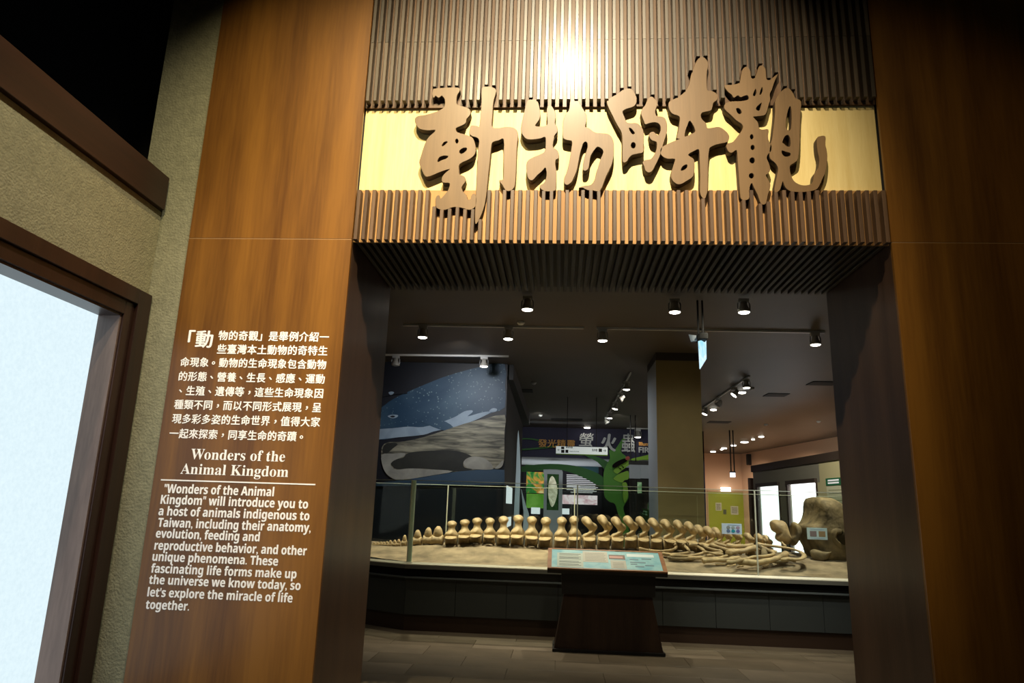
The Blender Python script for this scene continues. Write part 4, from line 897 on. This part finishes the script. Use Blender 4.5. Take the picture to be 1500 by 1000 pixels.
VX = [(548, 5, 5, 802), (553, 5, 5, 801), (557.5, 4, 6, 801), (562, 4, 6, 801), (566.5, 4, 7, 801), (571.5, 5, 9, 801), (577.5, 5.5, 10, 802), (583.5, 6, 11, 802), (591.5, 7, 17, 803), (600, 7, 16, 803), (611, 12, 23, 804.5), (625.5, 13, 26, 803), (640.7, 16, 28, 800.5),
      (661, 17, 33, 798.5), (680, 17, 34, 798.5), (697.5, 17, 36, 798.5), (716, 17, 37, 798), (737, 18, 41, 796), (757.7, 18, 43, 794), (778, 18, 42, 795), (799.6, 18, 43, 795), (821, 17.5, 44, 797), (842, 17.5, 45, 797), (863.5, 18, 46, 797.5), (884, 18, 49, 798), (904, 17.5, 46, 798.5), (924, 17.5, 47, 799), (942, 16, 47, 798), (961.5, 16.5, 46, 798), (978.7, 15.5, 44, 798), (995.5, 15, 43, 798), (1011.5, 15, 42, 798), (1026, 14, 39, 797), (1040, 14, 38, 797), (1052, 13, 37, 797), (1064, 12, 36, 796), (1079.5, 12, 35, 796), (1099, 12, 32, 796), (1113, 12, 32, 796), (1124, 11, 30, 795)]
ords = 'first second third fourth fifth sixth seventh eighth ninth tenth eleventh twelfth thirteenth fourteenth fifteenth sixteenth seventeenth eighteenth nineteenth twentieth twenty-first twenty-second twenty-third twenty-fourth twenty-fifth twenty-sixth twenty-seventh twenty-eighth twenty-ninth thirtieth thirty-first thirty-second thirty-third thirty-fourth thirty-fifth thirty-sixth thirty-seventh thirty-eighth thirty-ninth fortieth'.split()
base = {}
for k in ('knob', 'upright', 'slanted'):
    me = vertebra(k); me.materials.append(BONE); base[k] = me
for i, (px, wpx, hpx, yb) in enumerate(VX):
    k = 'knob' if i < 13 else 'upright' if i < 23 else 'slanted'
    p = atY(px, yb, YB); mpp = (p - EYE).dot(ROT @ Vector((0, 0, 1))) / F
    desc = 'tiny drum-shaped tail vertebra' if i < 10 else 'squat brown tail vertebra' if i < 13 else 'upright tan whale vertebra' if i < 23 else 'tan whale vertebra with left-leaning spine'
    t = link('vertebra', base[k], None, label=desc + ', ' + ords[i] + ' from the tail end', cat='bone', group='vertebrae lined up on the sand')
    t.location = (p.x, YB + random.uniform(-.015, .015), sand_z(p.x, YB) - .004); t.scale = (wpx * mpp / .165, wpx * mpp / .165 if i < 13 else 1, hpx * mpp / .44)
    t.rotation_euler = (0, random.uniform(-.05, .05), random.uniform(-.12, .12))
    if i >= 13:
        r = link('support_rod', rod_me, None, t); r.location = (.103, -.03, .0)
# two large neck bones
PUFF = [((-1, .42), (-.82, .72), (-.45, .93), (0, 1), (.45, .93), (.82, .72), (1, .42))]
def lump(name, pts, Y, th, m, label, k=3, puff=.75, **kw):
    """thick bone: outline in XZ puffed out towards both faces"""
    lp = ptsY(pts, Y, sm=k); n = len(lp); c = sum(lp, Vector()) / n
    bm = bmesh.new(); rows = []
    for yy, s in PUFF[0]:
        rows.append([bm.verts.new(Vector((c.x + (p.x - c.x) * s, Y + yy * th, c.z + (p.z - c.z) * s))) for p in lp])
    for i in range(len(rows) - 1):
        for q in range(n): bm.faces.new((rows[i][q], rows[i][(q + 1) % n], rows[i + 1][(q + 1) % n], rows[i + 1][q]))
    bm.faces.new(rows[0][::-1]); bm.faces.new(rows[-1])
    return link(name, mesh(bm, True), m, label=label, **kw)
lump('neck_bone', [(1128, 765), (1133, 761), (1142, 761.5), (1149, 764), (1153, 772), (1156, 782), (1159, 790), (1155, 797), (1146, 795), (1137, 790), (1139, 782), (1131, 776)], YB, .14, BONE, 'broad arched neck bone beside the last vertebra', cat='bone')
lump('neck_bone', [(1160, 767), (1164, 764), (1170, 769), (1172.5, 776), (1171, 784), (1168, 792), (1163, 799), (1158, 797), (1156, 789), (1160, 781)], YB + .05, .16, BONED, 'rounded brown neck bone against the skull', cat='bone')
# skull
sk = empty('whale_skull', (atY(1210, 830, 9.85).x, 9.85, .95), 'huge hollow-backed whale skull at the right end of the case', 'skull')
def sl(o): o.parent = sk; return local(o, sk)
for key in ('category', 'label'): pass
def skpart(name, pts, Y, th, m, k=2):
    o = lump(name, pts, Y, th, m, None, k); return sl(o)
PUFF[0] = ((-1, .66), (-.85, .88), (-.5, .98), (0, 1), (.5, .98), (.85, .88), (1, .66))
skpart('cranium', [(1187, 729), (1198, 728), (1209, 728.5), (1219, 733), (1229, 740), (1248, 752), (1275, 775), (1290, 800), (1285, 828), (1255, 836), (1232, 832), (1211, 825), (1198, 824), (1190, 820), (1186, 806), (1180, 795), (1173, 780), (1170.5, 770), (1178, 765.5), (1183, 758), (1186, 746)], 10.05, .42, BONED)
PUFF[0] = ((-1, .5), (-.7, .8), (0, 1), (.7, .8), (1, .5))
skpart('cheek_bone', [(1186, 808), (1192, 804), (1202, 806), (1212, 807), (1219, 806), (1217, 812), (1212, 818), (1206, 823), (1199, 823), (1191, 819)], 9.67, .06, BONED)
skpart('brow_ridge', [(1214, 778), (1218, 772), (1226, 771), (1234, 773), (1234, 777), (1226, 777), (1221, 781), (1221, 790), (1226, 797), (1234, 804), (1233, 808), (1222, 800), (1216, 790)], 9.66, .055, BONED)
skpart('eye_hollow_shade', [(1222, 779), (1228, 776), (1240, 777), (1240, 800), (1232, 800), (1224, 792)], 9.665, .045, mat('socket_shade', (.06, .045, .02), .9))  # dark plate inside the brow: the socket's shade put into its colour
# ribs, jaw and flipper bones lying on the sand
def sbone(name, pts, rpx, label, m=BONE, h=.02, o=(0, 0), s=1, group=None, flat=1.0, k=3):
    rpx *= 1.5; P = [on_sand(o[0] + x / s, o[1] + y / s, h + .02) for x, y in pts]
    P = [p if p.y < 9.5 else EYE + (p - EYE) * ((9.5 + .12 * min(1, p.y - 9.5)) / p.y) for p in P]
    # smooth open path
    Q = []
    for i in range(len(P) - 1):
        a_, b_, c_, d_ = P[max(i - 1, 0)], P[i], P[i + 1], P[min(i + 2, len(P) - 1)]
        for j in range(k):
            t = j / k; Q.append(.5 * ((2 * b_) + (c_ - a_) * t + (2 * a_ - 5 * b_ + 4 * c_ - d_) * t * t + (3 * b_ - a_ - 3 * c_ + d_) * t ** 3))
    Q.append(P[-1]); n = len(Q)
    rr = [rpx * .0094 * (.75 + .35 * abs(2 * i / (n - 1) - 1) ** 2 + .05 * math.sin(i * 1.7)) * (.7 if i in (0, n - 1) else 1) for i in range(n)]
    return link(name, mesh(tube(Q, rr, 8, None, flat, (0, 0, 1)), True), m, label=label, cat='bone', group=group)
O6, S6 = (960, 770), 12.5; O7, S7 = (1040, 760), 9.375
RG = 'curved ribs lying on the sand'
sbone('rib', [(935.5, 803), (950, 806), (968, 807), (985, 805), (990.5, 801), (988, 796)], 1.5, 'slender hooked rib nearest the information desk', BONE, .02, group=RG)
sbone('rib', [(490,325),(540,370),(600,430),(622,475),(560,498),(400,520),(250,525),(120,500)], 1.6, 'second hooked rib from the information desk', BONE, .03, O6, S6, RG)
sbone('rib', [(620,352),(700,345),(780,380),(878,440),(885,485),(750,530),(600,556),(400,548),(270,540)], 1.7, 'third hooked rib with a bent blunt head', BONE, .04, O6, S6, RG)
sbone('rib', [(840,335),(900,380),(1050,432),(1210,462),(1180,490),(1000,500),(880,470)], 1.5, 'fourth rib from the information desk, doubled back', BONE, .04, O6, S6, RG)
sbone('rib', [(1000,338),(1100,388),(1250,425),(1380,450)], 1.7, 'short straight rib behind the wrist bones', BONE, .04, O6, S6, RG)
sbone('rib', [(1085,318),(1200,345),(1300,372),(1420,405)], 1.8, 'rib below the blue and white card', BONE, .05, O6, S6, RG)
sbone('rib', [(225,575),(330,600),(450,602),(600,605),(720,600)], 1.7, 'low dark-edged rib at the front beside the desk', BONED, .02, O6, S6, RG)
sbone('rib', [(600,590),(720,585),(850,580),(960,550),(1050,522)], 1.9, 'thick rib with squared end in the front row', BONE, .03, O6, S6, RG)
sbone('flipper_bone', [(862,640),(940,632),(1100,625),(1300,625),(1400,610),(1550,590)], 2.6, 'long stout square-ended bone at the front of the sand', BONE, .05, O6, S6)
sbone('flipper_bone', [(850,610),(1000,600),(1150,585),(1260,560),(1320,545)], 1.5, 'thin bone above the stout square-ended one', BONE, .07, O6, S6)
sbone('flipper_bone', [(880,480),(1000,490),(1120,515),(1240,520)], 1.3, 'knuckled finger bone in the middle of the heap', BONE, .09, O6, S6)
sbone('flipper_bone', [(0,350),(120,385),(240,420),(360,430)], 1.8, 'slim bone reaching the arm bone from behind', BONE, .06, O7, S7)
sbone('arm_bone', [(245,470),(300,455),(380,440),(460,440),(520,415),(600,400),(640,395)], 3.6, 'thick lumpy arm bone in the middle of the heap', BONE, .10, O7, S7, flat=.8)
sbone('arm_bone', [(230,360),(330,370),(460,372),(600,362)], 2.2, 'pale long bone behind the arm bone', BONE, .09, O7, S7)
sbone('jaw_bone', [(385,575),(480,590),(640,600),(780,575),(900,550),(1000,510),(1050,470)], 3.2, 'long jaw bone curving along the front of the heap', BONE, .08, O7, S7)
sbone('jaw_bone', [(230,590),(330,590),(430,560),(520,545),(600,520),(760,510),(860,490),(872,470),(800,430),(720,395),(660,370)], 1.8, 'bent narrow bone above the long jaw bone', BONE, .11, O7, S7)
sbone('jaw_bone', [(640,335),(740,355),(860,370),(1000,388),(1130,412),(1240,450),(1295,500),(1255,545),(1150,555),(1060,540),(1000,560)], 3.0, 'broad looped pale bone in front of the skull', BONE, .12, O7, S7, flat=.45)
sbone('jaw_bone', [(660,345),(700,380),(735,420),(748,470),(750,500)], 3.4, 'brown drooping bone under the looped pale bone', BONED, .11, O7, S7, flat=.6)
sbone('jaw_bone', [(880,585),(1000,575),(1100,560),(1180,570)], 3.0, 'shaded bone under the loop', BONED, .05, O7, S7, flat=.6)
sbone('splinter_bone', [(985,318),(1010,345),(1040,372)], 1.2, 'short peg-like bone by the neck bones', BONE, .12, O7, S7)
for k_, q in enumerate(([(230,645),(300,638),(350,625)], [(370,658),(420,652),(460,642)], [(555,640),(630,630),(700,612)], [(720,650),(770,640),(805,625)], [(915,605),(950,595),(975,580)], [(80,620),(150,620),(210,620)])):
    sbone('peg_bone', q, .8, ('small pale peg under the square-ended bone', 'small pale peg under the jaw bone, leftmost', 'small pale peg left of the glass joint', 'small pale peg right of the glass joint', 'small pale peg under the end of the jaw bone', 'thin pale peg furthest towards the desk')[k_], BONE, .006, O7, S7, 'pale pegs under the bones')

# cards stuck to the front glass
def card(x0, y0, x1, y1, label):
    Y = YV - .022; a, b = atY(x0, y0, Y), atY(x1, y1, Y)
    t = empty('information_card', ((a.x + b.x) / 2, Y, b.z), label, 'card'); return t, a, b, Y
t, a, b, Y = card(1057.3, 766, 1087, 782.5, 'light blue card with six small pictures stuck on the glass')
CB = mat('card_blue', (.55, .72, .85), .5)
local(box('board', a.x, b.x, Y, Y + .012, b.z, a.z, CB, t), t)
wd, hg = b.x - a.x, a.z - b.z
for r in range(2):
    for c in range(3):
        cx, cz = a.x + wd * (.32 + .24 * c), a.z - hg * (.38 + .33 * r)
        bm = lathe([(.018, 0), (.018, .002)], 12, None, Matrix.Translation((cx, Y - .001, cz)) @ Matrix.Rotation(PI / 2, 4, 'X') @ Matrix.Scale(1.3, 4, (1, 0, 0)))
        local(link('picture', mesh(bm), mat('card_pic%d' % (r * 3 + c), ((.25, .3, .3), (.3, .4, .4), (.35, .3, .4), (.12, .2, .35), (.02, .3, .38), (.15, .16, .4))[r * 3 + c], .6), t), t)
local(box('title_strip', a.x + wd * .3, b.x - wd * .1, Y - .002, Y, a.z - hg * .16, a.z - hg * .1, mat('card_title', (.35, .5, .62), .6), t), t)
t, a, b, Y = card(1182, 772.3, 1212.5, 790.5, 'pale turquoise card with two framed pictures stuck on the glass')
local(box('board', a.x, b.x, Y, Y + .012, b.z, a.z, mat('card_turq', (.50, .68, .62), .5), t), t); wd, hg = b.x - a.x, a.z - b.z
for c in range(2): local(box('picture', a.x + wd * (.13 + .44 * c), a.x + wd * (.46 + .44 * c), Y - .002, Y, b.z + hg * .25, a.z - hg * .28, (mat('card_pic_a', (.22, .18, .16), .6), mat('card_pic_b', (.30, .22, .10), .6))[c], t), t)
for c in range(2): local(box('printed_line', a.x + wd * .15, b.x - wd * .15, Y - .002, Y, b.z + hg * (.1 + .74 * c), b.z + hg * (.14 + .74 * c), MATS['card_title'], t), t)

# ================================================================== INFORMATION DESK
YD = 8.0
f0, f1 = atY(809, 957, YD), atY(975, 965, YD)
desk = empty('information_desk', ((f0.x + f1.x) / 2, 8.2, 0), 'dark wooden information desk with a sloping illustrated top before the case', 'information desk')
def dl(o): return local(o, desk)
DW = wood('desk_wood', (.026, .013, .007), (.050, .026, .014), .45, .1, 2, 8, .06)
DB = mat('desk_black', (.008, .007, .006), .5)
TOPW = wood('desk_top_wood', (.20, .085, .03), (.30, .14, .05), .45, .1, 0, 10, .1)
cxx = (f0.x + f1.x) / 2
dl(box('base_plate', f0.x, f1.x, YD, YD + .5, .0, .03, DB, desk))
hz = atY(830, 869, YD + .1).z; hb = .03
def frustum(name, w0, w1, y0, y1, y2, y3, z0, z1, m):
    bm = bmesh.new(); v = [bm.verts.new(p) for p in ((cxx - w0, y0, z0), (cxx + w0, y0, z0), (cxx + w0, y1, z0), (cxx - w0, y1, z0), (cxx - w1, y2, z1), (cxx + w1, y2, z1), (cxx + w1, y3, z1), (cxx - w1, y3, z1))]
    for q in ((0, 3, 2, 1), (4, 5, 6, 7), (0, 1, 5, 4), (1, 2, 6, 5), (2, 3, 7, 6), (3, 0, 4, 7)): bm.faces.new([v[i] for i in q])
    return dl(link(name, mesh(bm), m, desk))
wb = (atY(969.5, 953, YD + .06).x - atY(810, 946, YD + .06).x) / 2; wt = (atY(956, 870.5, YD + .1).x - atY(828, 869, YD + .1).x) / 2
frustum('body', wb, wt, YD + .04, YD + .46, YD + .08, YD + .42, hb, hz, DW)
frustum('neck', wt + .03, wt + .04, YD + .06, YD + .44, YD + .05, YD + .44, hz, .84, DB)
# sloping top
T0, T1 = atY(801.7, 832, YD - .02), atY(978.3, 838.3, YD - .02)
U0, U1 = atY(803, 802.7, YD + .42), atY(968.7, 808.7, YD + .42)
zf, zr = (T0.z + T1.z) / 2, (U0.z + U1.z) / 2; hwT = (T1.x - T0.x) / 2 + .0; cxT = (T0.x + T1.x) / 2
sdir = Vector((0, .44, zr - zf)).normalized(); snrm = Vector((0, -sdir.z, sdir.y)); Lt = Vector((0, .44, zr - zf)).length
def tb(name, u0, u1, v0, v1, n0, n1, m, parent=desk):
    org = Vector((cxT, YD - .02, zf)); c = [org + Vector((u, 0, 0)) + sdir * v + snrm * n0 for u, v in ((u0, v0), (u1, v0), (u1, v1), (u0, v1))]
    return dl(link(name, mesh(prism(c, snrm * (n1 - n0))), m, parent))
tb('desk_board', -hwT, hwT, 0, Lt, -.055, -.012, DB)
BR = .045
tb('frame_strip', -hwT, hwT, 0, .022, -.012, .006, TOPW); tb('frame_strip', -hwT, hwT, Lt - .025, Lt, -.012, .006, TOPW)
tb('frame_strip', -hwT, -hwT + BR, .022, Lt - .025, -.012, .006, TOPW); tb('frame_strip', hwT - BR, hwT, .022, Lt - .025, -.012, .006, TOPW)
GP = painted('desk_graphic', (.10, .34, .42), (.28, .52, .52), 6)
x0_, x1_ = -hwT + BR, hwT - BR; W_ = x1_ - x0_
tb('graphic_panel', x0_, x1_, .022, Lt - .025, -.012, .002, GP)
PAPER = mat('graphic_paper', (.34, .42, .36), .5); PAPER2 = mat('graphic_beige', (.36, .37, .30), .5); INK = mat('graphic_ink', (.06, .09, .09), .6)
vv = Lt - .047
def gq(n, a, b, c, d, m, n1=.0035): tb(n, x0_ + W_ * a, x0_ + W_ * b, .022 + vv * c, .022 + vv * d, .002, n1, m)
gq('picture_block', .05, .29, .05, .82, PAPER); gq('picture_block', .29, .52, .35, .95, PAPER2); gq('photo', .53, .68, .55, .80, mat('graphic_photo', (.12, .07, .05), .5)); gq('picture_block', .54, .68, .05, .50, PAPER2)
gq('picture_block', .70, .95, .72, .88, mat('graphic_white', (.55, .66, .66), .5)); gq('photo', .535, .66, .62, .72, mat('graphic_pink', (.42, .22, .18), .5), .004)
for i, v in enumerate((.12, .18, .28, .34, .48, .53, .58, .68, .75)): gq('printed_line', .07, (.27, .25)[i % 2], v, v + .022, INK, .0042)
for i, v in enumerate((.42, .50, .58, .66, .74, .82)): gq('printed_line', .31, (.50, .49)[i % 2], v, v + .02, mat('graphic_ink2', (.18, .19, .15), .6), .0042)
for i, v in enumerate((.10, .18, .26, .34)): gq('printed_line', .56, .66, v, v + .02, MATS['graphic_ink2'], .0042)
for a_, b_, c_ in ((.72, .80, .55), (.83, .92, .60), (.72, .86, .40), (.85, .93, .25), (.76, .84, .18), (.72, .78, .30)): gq('whale_drawing', a_, b_, c_, c_ + .05, mat('graphic_whale', (.12, .22, .27), .5), .0042)

# hall lighting
spot('mural_spotlight', (-1.5, 10.3, 3.85), (-1.9, YM, 2.5), 130, 110, 1, (.95, .97, 1), .1)
spot('column_spotlight', (1.9, 7.6, 3.9), (1.9, YC, 1.9), 130, 50, 1, (1, .93, .7), .1)
spot('floor_fill', (.2, 6.3, 3.9), (.2, 6.9, 0), 70, 110, 1, (1, .9, .72), .2)  # this spot and the next are unseen, added to light the floor
spot('floor_fill', (2.6, 6.3, 3.9), (2.6, 6.9, 0), 70, 110, 1, (1, .9, .72), .2)
for x_, y_ in ((5.4, 25.5), (6.6, 28), (7.2, 24)): spot('far_room_lamp', (x_, y_, 3.9), (x_ + .3, y_ + .8, 0), 620, 150, 1, (1, .80, .62), .15)
spot('partition_fill', (4.4, 13.6, 3.8), (6.5, 18.6, 2.0), 620, 56, 1, (1, .93, .74), .03)  # unseen fill from the hall side, added to brighten the partition
for x_ in (-.9, .6): spot('exhibit_fill', (x_, 25.4, .6), (x_, 25.6, 9), 90, 140, 1, (.9, .96, 1), .2)  # unseen uplights, added to brighten the white exhibit ceiling
for x_ in (-.6, 1.6): spot('exhibit_fill', (x_, 18.6, 3.9), (x_ + .1, 22.4, 2.5), 75, 80, 1, (.95, 1, .95), .08)  # unseen spots, added to bring out the header lettering
for x_, y_ in ((1.5, 15), (1.5, 19), (-6, 8), (3.0, 13.4)): spot('hall_lamp', (x_, y_, 3.9), (x_, y_ + .2, 0), 70, 150, 1, (1, .92, .8), .15)
spot('side_spotlight', (-.4, 14.5, 3.8), (1.9, YC + .6, 1.8), 200, 60, 1, (.85, .93, 1), .1)
spot('card_fill', (2.6, 7.4, 3.9), (2.65, 8.83, 1.25), 240, 44, 1, (1, .97, .9), .05)  # unseen fill, added so the cards on the glass read bright

spot('plant_fill', (1.6, 11.6, 3.9), (1.95, 13.0, 1.2), 60, 50, 1, (1, .97, .9), .05)  # small unseen fill, added to make the plant visible
